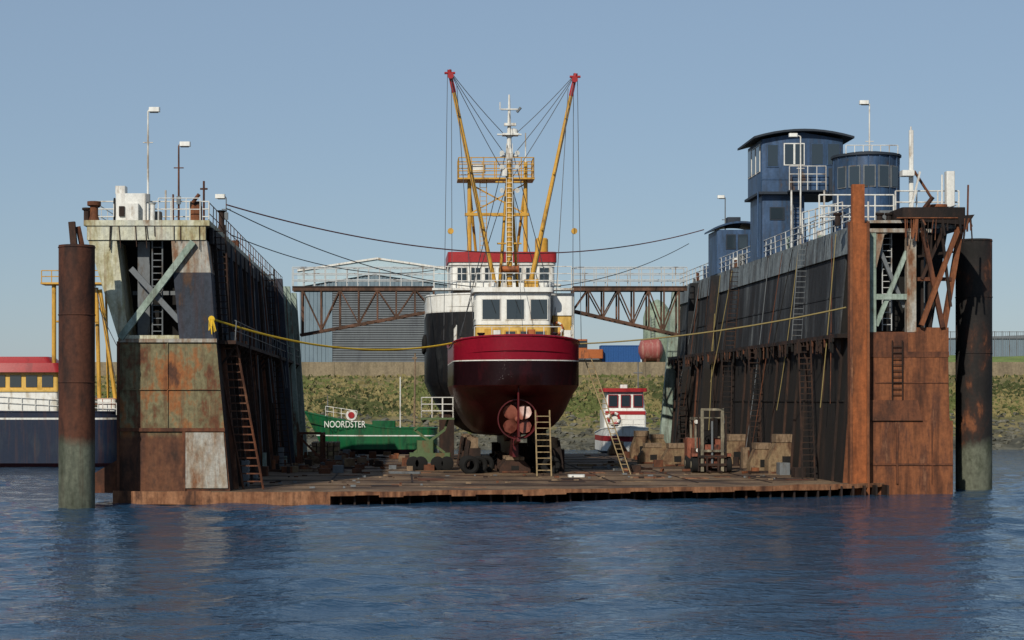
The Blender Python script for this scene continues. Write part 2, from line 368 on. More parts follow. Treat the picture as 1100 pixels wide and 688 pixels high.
# ================= FLOATING DOCK
dock=empty('floating_dock')
ZD=.6
def pontoon():
    b=B('pontoon',dock)
    pl=[(-14.2,90.6),(-9.3,89.9),(-3.5,90.0),(-3.2,91.4),(26.5,101.6),(29.8,101.6),(29.8,158),(-14.2,150)]
    b.prism([(x,y,-1.2) for x,y in pl],[(x,y,ZD-.05) for x,y in pl],RUST)
    dk=[(-14.2,90.5),(-9.3,89.75),(-3.5,89.7),(6,91.6),(16,94.8),(24.3,98.3),(27.5,101.2),(29.8,101.5),(29.8,158),(-14.2,150)]
    b.prism([(x,y,ZD-.049) for x,y in dk],[(x,y,ZD) for x,y in dk],DECK)
    for k,(h,m) in ((0,(.6,DECKE)),(1,(.62,DECKE)),(2,(.2,DECKE)),(3,(.2,DECKE)),(4,(.2,DECKE)),(5,(.2,DECKE))):
        (xa,ya),(xb,yb)=dk[k],dk[k+1]; n=max(2,int(abs(xb-xa)/1.1))
        js=[random.uniform(-.05,.05) for _ in range(n+1)]; zs=[random.uniform(-.04,.03) for _ in range(n+1)]; js[0]=js[-1]=0
        for i in range(n):
            x0=xa+(xb-xa)*i/n;x1=xa+(xb-xa)*(i+1)/n;y0=ya+(yb-ya)*i/n+js[i];y1=ya+(yb-ya)*(i+1)/n+js[i+1]
            z0,z1=ZD+.05+zs[i],ZD+.05+zs[i+1]; hh=h+(random.uniform(-.06,.06) if h<.5 else 0)
            b.hexa([(x0,y0-.06,ZD-hh),(x1,y1-.06,ZD-hh),(x1,y1+.1,ZD-hh),(x0,y0+.1,ZD-hh),(x0,y0-.06,z0),(x1,y1-.06,z1),(x1,y1+.1,z1),(x0,y0+.1,z0)],m)
    for i in range(44):
        t=i/43; x=-3+29*t; yb=91.4+10.2*t
        yf=89.8+(x+3.5)*.2 if x<6 else 91.7+(x-6)*.33
        b.box(x-.05,x+.05,min(yf+.3,yb-.3),yb,-.3,ZD-.06,RUSTD)
    for i in range(9):
        y=97+6*i; b.box(-8.4,23.2 if y>100 else 15,y,y+.12,ZD,ZD+.03,RUSTD)
    for x in(-4,0.5,11.5,16,20): b.box(x,x+.1,100,150,ZD+.001,ZD+.035,RUSTD)
    for i in range(30):
        x=random.uniform(-7,22);y=random.uniform(93 if x<5 else 101,118); w=random.uniform(.5,2);d_=random.uniform(.5,2.2)
        b.box(x,x+w,y,y+d_,ZD+.002,ZD+.012+i*.0012,random.choice([RUST,DECKE,RUSTD,DECK]))
    b.done()
pontoon()

def westwall():
    Yf,Yb=91,150
    b=B('port_wall',dock)
    lo=lambda Y:[(-14,Y,-1),(-8.5,Y,-1),(-8.5,Y,ZD),(-9.2,Y,8.1),(-14,Y,8.1)]
    up=lambda Y:[(-14,Y,8.1),(-9.2,Y,8.1),(-9.65,Y,13.7),(-15.6,Y,13.7)]
    b.prism([Vector(p)+Vector((0,.05,0)) for p in lo(Yf)],lo(Yb),WALLL,TOWER)
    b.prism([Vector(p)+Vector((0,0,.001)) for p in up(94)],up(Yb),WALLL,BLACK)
    b.box(-15.7,-9.5,Yf-.15,Yb,13.701,13.97,CREAM)
    b.done()
    b=B('port_tower_front',dock); Y=Yf
    b.box(-15.55,-9.7,Y-.08,Y+.25,13.0,13.69,CREAM)
    b.hexa([(-14.0,Y,8.1),(-13.5,Y,8.1),(-13.5,Y+3,8.1),(-14,Y+3,8.1),(-15.5,Y,12.98),(-14.1,Y,12.98),(-14.1,Y+3,12.98),(-15.5,Y+3,12.98)],CREAM)
    b.hexa([(-11.0,Y,8.1),(-9.22,Y,8.1),(-9.22,Y+3,8.1),(-11.0,Y+3,8.1),(-11.3,Y,11.4),(-9.45,Y,11.4),(-9.45,Y+3,11.4),(-11.3,Y+3,11.4)],NAVY)
    b.hexa([(-11.3,Y,11.4),(-9.45,Y,11.4),(-9.45,Y+3,11.4),(-11.3,Y+3,11.4),(-11.4,Y,12.99),(-9.66,Y,12.99),(-9.66,Y+3,12.99),(-11.4,Y+3,12.99)],PALEP)
    b.box(-13.5,-11,Y,Y+3,8.1,8.3,CREAM)
    b.sq((-13.9,Y-.1,8.15),(-10.3,Y-.1,12.9),.32,PGREEN)
    b.sq((-13.4,Y+.15,11.6),(-11.0,Y+.15,9.0),.28,GRYM)
    b.ladder((-12.15,Y+.5,8.2),(-12.15,Y+.5,13),(1,0,0),.5,GRYM,.04)
    b.box(-13.2,-12.6,Y+1,Y+1.2,8.3,13,GRYM); b.box(-13.6,-11,Y+2,Y+2.1,10.4,10.6,GRYM)
    b.box(-14.08,-8.75,Y-.06,Y+.02,3.55,3.72,RUST); b.box(-14.02,-9.15,Y-.06,Y+.02,7.95,8.13,PALEP)
    b.box(-10.85,-10.7,Y-.05,Y+.02,.2,3.55,RUST); b.box(-14.08,-13.95,Y-.07,Y+.04,-.5,8.0,RUST)
    b.hexa([(-10.7,Y-.03,.75),(-8.6,Y-.03,.75),(-8.6,Y+.03,.75),(-10.7,Y+.03,.75),(-10.7,Y-.03,3.5),(-8.82,Y-.03,3.5),(-8.82,Y+.03,3.5),(-10.7,Y+.03,3.5)],PALEP)
    b.box(-14.0,-9.0,Y-.03,Y+.02,5.6,5.63,TOWER); b.box(-11.6,-11.56,Y-.03,Y+.02,3.72,7.95,TOWER)
    b.hexa([(-15.4,Y+.2,.5),(-14.0,Y+.2,.5),(-14.0,Y+3,.5),(-15.4,Y+3,.5),(-15.2,Y+.2,1.5),(-14,Y+.2,2.2),(-14,Y+3,2.2),(-15.2,Y+3,1.5)],RUST)
    for i in range(10):
        x=random.uniform(-15.3,-10);b.beam((x,Y-.12,13.7),(x+random.uniform(-.1,.1),Y-.12,13.7-random.uniform(.3,1.3)),.025,RUSTD,4)
    b.done()
    b=B('port_wall_fittings',dock)
    b.box(-9.2,-8.3,92,149.5,7.9,8.08,RUSTD); b.rail([(-8.35,92.2,8.08),(-8.35,149,8.08)],1.0,2.5,GRYM,.03,2,.08)
    for i in range(20):
        y=93+2.9*i
        b.hexa([(-8.5,y,ZD),(-8.25,y,ZD),(-8.25,y+.2,ZD),(-8.5,y+.2,ZD),(-9.2,y,7.9),(-8.95,y,7.9),(-8.95,y+.2,7.9),(-9.2,y+.2,7.9)],RUSTD if i%3 else RUST)
        b.sq((-9.15,y,8.1),(-9.5,y,13.6),.2,NAVY if i%2 else RUSTD)
        b.sq((-8.35,y,7.9),(-9.1,y,6.9),.1,RUSTD)
    for z in(12.9,): b.box(-9.63,-9.45,92,150,z,z+.8,WALLL)
    for y in(149.6,141,132):
        b.hexa([(-8.4,y,ZD),(-7.7,y,ZD),(-7.7,y+.7,ZD),(-8.4,y+.7,ZD),(-9.4,y,13.8),(-8.6,y,13.8),(-8.6,y+.7,13.8),(-9.4,y+.7,13.8)],PGREEN if y!=132 else NAVY)
    b.ladder((-9.0,92.6,8.1),(-9.25,92.6,13.9),(1,0,0),.7,RUSTD,.045)
    b.ladder((-7.5,93,ZD),(-8.9,93,8.1),(1,0,0),1.0,RUST,.06,.4)
    b.ladder((-7.7,96,ZD),(-8.6,99,8.1),(1,0,0),.8,RUSTD,.05,.4)
    b.ladder((-7.6,120,ZD),(-8.6,124,8.1),(1,0,0),.8,RUSTD,.05,.4)
    b.ladder((-8.7,122,8.1),(-9,124,13.9),(1,0,0),.8,RUSTD,.05,.4)
    for i in range(14):
        y=random.uniform(95,146); b.rope((-8.9,y,13.6),(-8.2,y+random.uniform(-3,3),random.uniform(1,6)),random.uniform(.1,.6),.03,RUST if i%2 else GRYM,8)
    for i in range(34):
        y=random.uniform(94,148);z=random.choice([ZD,ZD,8.08]);x=-8.2 if z==ZD else -8.9
        w=random.uniform(.2,.5);h=random.uniform(.3,1.4); b.rbox(x-w+.1,x+w*.5,y,y+w*2,z,z+h,.05,random.choice([RUST,RUSTD,GRYM,RUSTO,PGREEN]))
    b.done()
    b=B('port_top_kit',dock); Z=13.97
    xr0,xr1=-15.5,-9.75
    b.rail([(xr0,93,Z),(xr1,93,Z)],1.15,.9,WHITE,.035,3); b.rail([(xr1,93,Z),(xr1,149,Z)],1.1,2,RUST,.025,2,.05); b.rail([(xr0,93,Z),(xr0,149,Z)],1.1,2,RAILW,.025,2)
    b.rbox(E(124,92),E(157,92),92,93.6,Z,Z+1.45,.1,WHITE); b.rbox(E(136,92),E(150,92),91.6,92,Z,Z+.9,.05,WHITE)
    b.rbox(E(124,92)-.05,E(134,92),92.2,93,Z+1.45,Z+1.85,.08,WHITE); b.rbox(E(128,92),E(134,92),91.9,91.99,Z+.3,Z+.8,.02,RUSTD)
    b.lathe((E(104,92),91.2,Z),(0,0,1),[(0,.28),(.25,.2),(.7,.2),(.75,.34),(.95,.34)],RUSTO,12)
    b.beam((E(98,92),91.2,Z+.5),(E(110,92),91.2,Z+.75),.07,RUSTD,6); b.lathe((E(96,92),91.3,Z),(0,0,1),[(0,.16),(.5,.16),(.55,.24),(.65,.24)],RUSTD,10)
    b.torus((E(121,92),92.6,Z+.7),(1,.2,0),.55,.05,BLACK,16,6)
    b.rbox(E(162,92),E(174,92),91.5,92.2,Z,Z+.5,.08,GRYM); b.lathe((E(166,92),91.3,Z),(0,0,1),[(0,.12),(.8,.12),(.9,.2)],WHITE,10)
    b.rbox(E(206,92),E(217,92),91.3,92.2,Z,Z+.8,.12,RUSTO); b.beam((E(209,92),91.2,Z+.9),(E(216,92),91.1,Z+1.3),.09,RUST,8); b.lathe((E(211,92),91.5,Z+.8),(1,0,0),[(-.25,.2),(.3,.2)],RUSTD,12)
    b.lathe((E(238,98),98,Z),(0,0,1),[(0,.25),(.5,.15),(1.1,.15),(1.2,.3)],RUSTD,10)
    for i in range(20):
        y=random.uniform(96,147);x=random.uniform(-15,-10.3);w=random.uniform(.2,.6);b.rbox(x,x+w,y,y+w,Z,Z+random.uniform(.3,1.2),.05,random.choice([RUST,GRYM,WHITE,NAVY]))
    b.beam((E(178,92),92,Z),(E(178,92),92,Z+1.6),.05,WHITE,6); b.beam((E(186,92),92,Z),(E(186,92),92,Z+1.4),.05,RUST,6)
    b.beam((E(219,94),94,Z),(E(219,94),94,Z+2.3),.06,RUST,6); b.beam((E(215,94),94,Z+1.9),(E(223,94),94,Z+1.9),.05,RUST,5)
    b.rail([(E(170,91),91,Z),(E(215,91),91,Z)],1.1,.55,WHITE,.025,2)
    b.done()
westwall()
lamp('lamp_post',E(159,92),92,13.97,H(120,92),WHITE,1,.05)
lamp('lamp_post',E(192,93),93,13.97,H(157,93),RUST,1,.05)
lamp('lamp_post',E(243,101),101,13.97,H(213,101),GRYM,-1,.05,.04)

def eastwall():
    Yf,Yb=100,158; ZT=14.7
    b=B('starboard_wall',dock)
    def lo(Y,d=0): return [(23.9-d,Y,-1),(29.8-d,Y,-1),(29.6-d,Y,8.8),(24.5-d,Y,8.8),(23.9-d,Y,ZD)]
    def up(Y,d=0): return [(24.5-d,Y,8.801),(29.6-d,Y,8.801),(30.5-d,Y,ZT-.3),(24.9-d,Y,ZT-.3)]
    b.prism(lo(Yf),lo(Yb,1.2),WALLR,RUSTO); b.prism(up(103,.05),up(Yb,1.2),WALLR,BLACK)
    b.prism([(24.8,Yf-.1,ZT-.299),(30.6,Yf-.1,ZT-.299),(30.6,Yf-.1,ZT),(24.8,Yf-.1,ZT)],[(23.6,Yb,ZT-.299),(29.4,Yb,ZT-.299),(29.4,Yb,ZT),(23.6,Yb,ZT)],WALLT)
    b.prism([(24.68,Yf+.1,13.2),(24.8,Yf+.1,13.2),(24.87,Yf+.1,ZT-.3),(24.76,Yf+.1,ZT-.3)],[(23.48,Yb,13.2),(23.6,Yb,13.2),(23.65,Yb,ZT-.3),(23.55,Yb,ZT-.3)],WALLT)
    b.done()
    b=B('starboard_tower_front',dock); Y=Yf
    X=lambda a:E(a,Y); Z=lambda v:H(v,Y)
    b.box(X(918),X(1023),Y-.12,Y+.1,-.8,Z(452),RUSTO)
    b.box(X(937),X(1018),Y-.06,Y+.05,Z(452),Z(380),RUSTO); b.box(X(933),X(1019),Y-.09,Y+.04,Z(384),Z(378),RUST)
    b.box(X(933),X(975),Y-.08,Y+.3,Z(378),Z(357),RUST); b.box(X(975),X(1019),Y-.02,Y+.3,Z(378),Z(352),RUSTO)
    b.hexa([(X(918),Y-.25,Z(452)),(X(990),Y-.25,Z(452)),(X(990),Y,Z(452)),(X(918),Y,Z(452)),(X(930),Y-.2,Z(430)),(X(985),Y-.2,Z(430)),(X(985),Y,Z(430)),(X(930),Y,Z(430))],RUST)
    b.box(X(962),X(964),Y-.2,Y-.12,Z(520),Z(455),RUST); b.box(X(918),X(1023),Y-.18,Y-.12,Z(500),Z(498),RUST)
    b.box(X(1000),X(1001),Y-.16,Y-.12,Z(520),Z(455),RUST); b.box(X(940),X(1018),Y-.1,Y-.06,Z(412),Z(411),RUST)
    b.ladder((X(963),Y-.2,Z(430)),(X(963),Y-.2,Z(366)),(1,0,0),.55,RUSTD,.04)
    for a,c in((929,941),(974,984)): b.box(X(a),X(c),Y-.05,Y+.4,Z(357),Z(237),PGREEN if a<950 else PALEP)
    b.box(X(928),X(1000),Y-.1,Y+.45,Z(250),Z(237),PALEP)
    b.hexa([(X(941),Y,Z(290)),(X(950),Y,Z(252)),(X(950),Y+.3,Z(252)),(X(941),Y+.3,Z(290)),(X(941),Y,Z(251)),(X(955),Y,Z(251)),(X(955),Y+.3,Z(251)),(X(941),Y+.3,Z(251))],PALEP)
    b.sq((X(942),Y+.2,Z(350)),(X(975),Y+.2,Z(270)),.22,PGREEN); b.sq((X(945),Y+.5,Z(262)),(X(974),Y+.5,Z(330)),.2,GRYM)
    b.box(X(940),X(976),Y,Y+.3,Z(322),Z(316),PGREEN); b.ladder((X(958),Y+1,8.9),(X(958),Y+1,14.3),(1,0,0),.5,RAILW,.03)
    for a in(948,966,985,1003): b.box(X(a),X(a)+.12,Y+2,Y+2.15,8.9,14.3,GRYM)
    b.sq((X(1030),Y-.3,Z(240)),(X(988),Y-.3,Z(350)),.24,RUSTO); b.sq((X(990),Y-.1,Z(245)),(X(1012),Y-.1,Z(352)),.24,RUST)
    b.sq((X(1034),Y+.2,Z(240)),(X(1015),Y+.2,Z(352)),.28,RUSTO); b.sq((X(1000),Y+.2,Z(240)),(X(1000),Y+.2,Z(352)),.2,RUSTD)
    b.sq((X(986),Y+.1,Z(300)),(X(1022),Y+.1,Z(300)),.2,RUST); b.sq((X(1014),Y,Z(245)),(X(990),Y,Z(300)),.16,RUSTD)
    b.sq((X(1010),Y-.2,Z(245)),(X(1020),Y-.2,Z(330)),.14,RUSTD); b.sq((X(994),Y+.6,Z(245)),(X(994),Y+.6,Z(352)),.14,RUSTD); b.sq((X(988),Y+.4,Z(275)),(X(1026),Y+.4,Z(270)),.14,RUSTD)
    b.rbox(X(966),X(1034),Y-.6,Y+4,Z(236),Z(224),.15,RUSTD); b.box(X(960),X(1025),Y-.7,Y-.55,Z(235),Z(237)+.05,RUSTO)
    b.hexa([(X(985),Y-.6,Z(239)),(X(1036),Y-.6,Z(243)),(X(1036),Y+3,Z(243)),(X(985),Y+3,Z(239)),(X(985),Y-.65,Z(236)),(X(1043),Y-.65,Z(232)),(X(1043),Y+3,Z(232)),(X(985),Y+3,Z(236))],RUSTD)
    for i in range(30):
        a=random.uniform(968,1042);b.sq((X(a),Y-.6,Z(236)),(X(a+random.uniform(-4,4)),Y-.6,Z(random.uniform(242,264))),random.uniform(.03,.1),RUSTO if i%2 else RUSTD)
    b.sq((X(1036),Y-.5,Z(250)),(X(1037),Y-.5,Z(200)),.08,RUST)
    b.done()
    b=B('starboard_wall_fittings',dock)
    def xi(y,z): 
        t=(y-100)/58; base=23.9+(24.5-23.9)*min(1,max(0,(z-.6)/8.2)) if z<8.8 else 24.5+.4*(z-8.8)/5.6
        return base-1.2*t
    b.prism([(xi(100.5,8.6)-.75,100.5,8.5),(xi(100.5,8.6)+.1,100.5,8.5),(xi(100.5,8.6)+.1,100.5,8.72),(xi(100.5,8.6)-.75,100.5,8.72)],
            [(xi(157,8.6)-.75,157,8.5),(xi(157,8.6)+.1,157,8.5),(xi(157,8.6)+.1,157,8.72),(xi(157,8.6)-.75,157,8.72)],RUSTD)
    y=102
    while y<156:
        b.sq((xi(y,.6)-.06,y,ZD),(xi(y,8.4)-.06,y,8.5),.14,RUSTD if random.random()<.8 else RUST)
        if random.random()<.6: b.sq((xi(y,8.8)-.03,y+1,8.7),(xi(y,14.4)-.03,y+1,13.2),.09,WALLR)
        b.sq((xi(y,8.6)-.7,y,8.5),(xi(y,7.4)-.05,y,7.4),.09,RUSTD); y+=random.uniform(2,4.2)
    for z in(10.9,5.0):
        b.prism([(xi(101,z)-.06,101 if z<9 else 103.2,z),(xi(101,z)+.03,101 if z<9 else 103.2,z),(xi(101,z)+.03,101 if z<9 else 103.2,z+.09),(xi(101,z)-.06,101 if z<9 else 103.2,z+.09)],
                [(xi(157,z)-.06,157,z),(xi(157,z)+.03,157,z),(xi(157,z)+.03,157,z+.09),(xi(157,z)-.06,157,z+.09)],WALLR)
    for i in range(160):
        y=random.uniform(101,157);x=xi(y,8.6)-.72; b.sq((x,y,8.55),(x+random.uniform(-.05,.05),y,8.5-random.uniform(.15,.8)),random.uniform(.04,.14),random.choice([RUSTD,RUSTD,BLACK,RUST]))
    for y in(156.6,148,139):
        b.hexa([(xi(y,.6)-.9,y,ZD),(xi(y,.6),y,ZD),(xi(y,.6),y+.7,ZD),(xi(y,.6)-.9,y+.7,ZD),(xi(y,14)-.7,y,14.5),(xi(y,14)+.1,y,14.5),(xi(y,14)+.1,y+.7,14.5),(xi(y,14)-.7,y+.7,14.5)],PGREEN if y>150 else WALLR)
    for (y0,y1) in((104,108),(118,122),(128,131),(146,149)):
        b.ladder((xi(y0,1)-.9,y0,ZD),(xi(y1,8)-.7,y1,8.6),(1,0,0),.7,RUSTD,.05,.38)
    b.ladder((xi(112,9)-.3,112,8.7),(xi(112,14)-.2,112,14.9),(1,0,0),.6,GRYM,.03); b.ladder((xi(132,9)-.4,132,8.7),(xi(132,14)-.3,132,14.9),(1,0,0),.7,RUSTD,.04)
    for i in range(14):
        y=random.uniform(104,150);b.rope((xi(y,14)-.2,y,14.5),(xi(y,2)-random.uniform(.4,1.2),y+random.uniform(-5,3),random.uniform(1,7)),random.uniform(.1,.8),.026,random.choice([RUST,ROPET,GRYM,BLACK,RUSTD]),10)
    for i in range(26):
        y=random.uniform(103,155);z=ZD;x=xi(y,1)-.5;w=random.uniform(.2,.6);b.rbox(x-w,x+.1,y,y+w*2,z,z+random.uniform(.4,1.6),.05,random.choice([RUST,RUSTD,GRYM,RUSTO,WOOD]))
    b.done()
    b=B('starboard_top_kit',dock)
    A=[(24.9,101,ZT),(23.75,157.5,ZT)]; b.rail(A,1.15,1.5,RAILW,.035,3,.06)
    b.rail([(30.4,101,ZT),(29.3,157,ZT)],1.1,2.2,RAILW,.03,2)
    for a,c,y in((962,1030,104),(880,960,106)):
        b.rail([(E(a,y),y,ZT+.3),(E(c,y),y,ZT+.3)],1.9,1.0,WHITE,.045,3)
    b.rail([(E(862,112),112,ZT+.5),(E(905,108),108,ZT+.7)],1.3,.7,WHITE,.04,3)
    b.rbox(E(977,104),E(981.5,104),104,104.2,ZT,H(140,104),.04,WHITE); b.rbox(E(1017,103),E(1026,103),103,103.5,H(222,103),H(184,103),.06,WHITE); b.beam((E(1012,103),103,ZT),(E(1012,103),103,H(188,103)),.06,WHITE,6)
    b.beam((E(979,104),104.1,H(160,104)),(E(979,104),104.1,H(136,104)),.05,WHITE,6)
    b.rbox(E(962,105),E(975,105),103.5,104.2,H(190,104),H(184,104),.05,WHITE); b.sq((E(982,104),104,H(184,104)),(E(1000,104),104,H(212,104)),.12,RUST); b.sq((E(970,104),103.4,ZT),(E(985,104),103.4,H(186,104)),.1,WHITE)
    b.lathe((E(1004,103),102.5,ZT),(0,0,1),[(0,.5),(.3,.35),(1.0,.35),(1.1,.55),(1.25,.55)],RUSTO,14)
    b.beam((E(985,102),102,ZT+.5),(E(1000,102),101.6,ZT+1.6),.12,RUST,8)
    b.rbox(E(1005,102),E(1022,102),101,101.8,ZT,ZT+.8,.1,RUST); b.rbox(E(940,103),E(960,103),102,103,ZT,ZT+.9,.1,GRYM)
    for a in(900,945,955,1012): b.lathe((E(a,101.5),101.5,ZT),(0,0,1),[(0,.18),(.55,.15),(.6,.24),(.7,.24)],RUSTD,10)
    for i in range(44):
        y=random.uniform(103,154);x=random.uniform(24.6,28.5)-(y-100)*.02;w=random.uniform(.2,.7)
        b.rbox(x,x+w,y,y+w,ZT,ZT+random.uniform(.4,1.5),.05,random.choice([RUST,GRYM,WHITE,BLUEC,PGREEN]))
    for i in range(18):
        y=random.uniform(103,150);x=random.uniform(25,28);b.beam((x,y,ZT),(x,y,ZT+random.uniform(1.3,2.4)),.05,random.choice([WHITE,BLUEC,GRYM]),6)
    b.done()
eastwall()

b=B('steel_guide_pile'); y=98.9; b.box(E(915,y),E(931,y),y,y+.5,-1,H(240,y),RUSTP); b.box(E(916,y),E(929,y),y+.05,y+.4,H(240,y),H(198,y),RUSTP); b.box(E(913,y),E(916,y)-.01,y-.05,y+.5,-1,H(238,y),RUSTO); b.box(E(931,y)+.01,E(934,y),y-.05,y+.5,-1,H(238,y),RUSTO); b.done()

# cabins
def winrow(b,x0,x1,y,z0,z1,n,fr):
    w=(x1-x0)/n
    for i in range(n):
        a=x0+w*i+w*.1;c=x0+w*(i+1)-w*.1
        b.box(a,c,y-.05,y-.001,z0,z1,fr); b.box(a+.07,c-.07,y-.07,y-.051,z0+.07,z1-.07,GLASS)
def winside(b,x,y0,y1,z0,z1,n,fr,sg=-1):
    w=(y1-y0)/n
    for i in range(n):
        a=y0+w*i+w*.1;c=y0+w*(i+1)-w*.1
        b.box(min(x,x+sg*.05),max(x,x+sg*.05),a,c,z0,z1,fr); b.box(min(x+sg*.051,x+sg*.07),max(x+sg*.051,x+sg*.07),a+.07,c-.07,z0+.07,z1-.07,GLASS)
def archroof(b,x0,x1,y0,y1,z,rise,m,ov=.4,n=10,th=.14):
    F=[]
    for i in range(n+1):
        t=i/n; F.append((x0-ov+(x1-x0+2*ov)*t, z+rise*(1-(2*t-1)**2)))
    fr=[(x,y0-ov,zz) for x,zz in F]+[(x,y0-ov,zz+th) for x,zz in reversed(F)]
    bk=[(x,y1+ov,p[2]) for (x,_,_),p in zip(fr,fr)]
    b.prism(fr,bk,m)
def cabin1():
    e=empty('control_cabin'); Y=124; b=B('cabin_body',e); ZT=14.7
    x0,x1=E(818,Y),E(906,Y); zf=H(207,Y); zr=H(150,Y)
    b.rbox(x0,x1,Y,Y+5,zf,zr,.12,BLUEC); b.rbox(x0+.1,x0+3,Y+.4,Y+4.6,ZT,zf,.12,BLUEC)
    b.box(x0-.2,x1+.15,Y-.15,Y+5.1,zf-.12,zf+.05,ROOFD)
    archroof(b,x0,x1,Y,Y+5,zr,.5,ROOFD,.6)
    b.prism([(x0,Y+.01,zr),(x1,Y+.01,zr),((x0+x1)/2,Y+.01,zr+.48)],[(x0,Y+4.9,zr),(x1,Y+4.9,zr),((x0+x1)/2,Y+4.9,zr+.48)],BLUEC)
    winrow(b,E(822,Y),E(838,Y),Y,H(180,Y),H(155,Y),1,BLUEC); winrow(b,E(839,Y),E(867,Y),Y,H(178,Y),H(154,Y),1,WHITE); winrow(b,E(869,Y),E(904,Y),Y,H(178,Y),H(154,Y),2,BLUEC)
    b.box(E(852,Y),E(854,Y),Y-.09,Y-.071,H(177,Y),H(155,Y),WHITE)
    b.box(E(890,Y),E(901,Y),Y-.04,Y-.001,zf+.1,H(181,Y),ROOFD); winside(b,x0,Y+.3,Y+4.7,H(184,Y),H(154,Y),3,WHITE)
    b.rail([(E(845,Y),Y-.9,H(206,Y)),(E(884,Y),Y-.9,H(206,Y))],1.6,.55,WHITE,.03,3); b.box(E(845,Y),E(884,Y),Y-.95,Y-.001,H(206,Y)-.1,H(206,Y),ROOFD)
    b.sq((E(847,Y),Y-.9,H(206,Y)),(E(847,Y),Y-.9,ZT),.1,WHITE); b.sq((E(882,Y),Y-.9,H(206,Y)),(E(882,Y),Y-.9,ZT),.1,WHITE)
    b.box(x0,x1,Y-.03,Y-.001,zf+.85,zf+.93,BLUEC)
    winrow(b,E(826,Y),E(846,Y),Y+.4,H(236,Y),H(222,Y),1,ROOFD)
    b.beam((x0-.3,Y-.3,ZT),(x0-.3,Y-.3,zf),.05,BLUEC,6); b.ladder((x0+2.4,Y+.25,ZT),(x0+2.4,Y+.25,zf),(1,0,0),.45,GRYM,.03)
    b.done()
cabin1()
def cabin2():
    e=empty('round_control_cabin'); Y=108; b=B('cabin_body',e); xc=E(939,Y);r=E(974,Y)-xc; zt=H(166,Y)
    b.lathe((xc,Y+r,14.7),(0,0,1),[(0,r),(zt-14.7,r)],BLUEC,18)
    b.lathe((xc,Y+r,zt),(0,0,1),[(0,r+.14),(.14,r+.14),(.3,r*.6),(.38,.2)],ROOFD,18)
    for i in range(18):
        a=2*math.pi*i/18; c=Vector((xc+math.cos(a)*(r+.02),Y+r+math.sin(a)*(r+.02),0)); b.sq(c+Vector((0,0,14.8)),c+Vector((0,0,zt)),.05,BLUEC)
    for a0 in range(-150,-20,26):   # windows round the front
        a=math.radians(a0); u=Vector((math.cos(a),math.sin(a),0)); t=Vector((-u.y,u.x,0)); c=Vector((xc,Y+r,0))+u*(r+.03)
        for w,h0,h1,dd,m in((.36,17.6,18.9,0,GRYM),(.29,17.67,18.83,.02,GLASS)):
            cc=c+u*dd; b.hexa([cc-t*w+Vector((0,0,h0)),cc+t*w+Vector((0,0,h0)),cc+t*w-u*.1+Vector((0,0,h0)),cc-t*w-u*.1+Vector((0,0,h0)),cc-t*w+Vector((0,0,h1)),cc+t*w+Vector((0,0,h1)),cc+t*w-u*.1+Vector((0,0,h1)),cc-t*w-u*.1+Vector((0,0,h1))],m)
    b.rail([(xc-r*.8,Y+.5,zt+.1),(xc+r*.8,Y+.5,zt+.1)],.5,.5,WHITE,.03,1)
    b.done()
cabin2()
def cabin3():
    e=empty('deck_cabin'); Y=140; b=B('cabin_body',e); x0,x1=E(756,Y),E(806,Y)
    b.rbox(x0+1.0,x1+1.2,Y,Y+4,14.7,H(247,Y),.1,BLUEC); archroof(b,x0+1.0,x1+1.2,Y,Y+4,H(247,Y),.5,BLUEC,.25)
    winrow(b,x0+1.6,x1+.8,Y,H(268,Y),H(252,Y),3,ROOFD); b.rbox(x0+2,x0+3,Y+1,Y+2,H(243,Y),H(232,Y),.1,ROOFD); b.done()
cabin3()
lamp('lamp_post',E(934,109),109,14.7,H(112,109),WHITE,-1,.05)
lamp('lamp_post',E(860,118),118,14.7,H(147,118),WHITE,-1,.2)
lamp('lamp_post',E(817,131),131,14.7,H(177,131),WHITE,-1,.1)
lamp('lamp_post',E(779,142),142,14.7,H(213,142),GRYM,-1,.05)

def bridge(x0,x1,sg):
    e=empty('truss_gangway'); b=B('truss',e); Y=146; z=H(311,Y)
    for yy in(Y,Y+1.6):
        b.sq((x0,yy,z),(x1,yy,z),.24,TRUSS)
        tip,root=(x1,x0) if sg<0 else (x0,x1)
        zt_,zr_=H(334,Y),H(360,Y)
        b.sq((tip,yy,zt_),(root+ (0.6 if sg<0 else -.6),yy,zr_),.2,TRUSS)
        n=7
        for i in range(n+1):
            t=i/n; x=tip+(root-tip)*t*.93; zz=zt_+(zr_-zt_)*t*.93
            b.sq((x,yy,z),(x,yy,zz),.13,TRUSS)
            if i<n:
                t2=(i+1)/n*.93; x2=tip+(root-tip)*t2; z2=zt_+(zr_-zt_)*t2
                if i%2: b.sq((x,yy,z),(x2,yy,z2),.1,TRUSS)
                else: b.sq((x,yy,zz),(x2,yy,z),.1,TRUSS)
    b.box(min(x0,x1),max(x0,x1),Y-.1,Y+1.7,z+.15,z+.25,RUSTD)
    b.done(); b=B('railing',e)
    for yy in(Y,Y+1.6): b.rail([(x0,yy,z+.25),(x1,yy,z+.25)],1.5,.85,RAILW,.04,3)
    b.done()
bridge(E(314,146),E(466,146),-1); bridge(E(616,146),E(738,146),1)

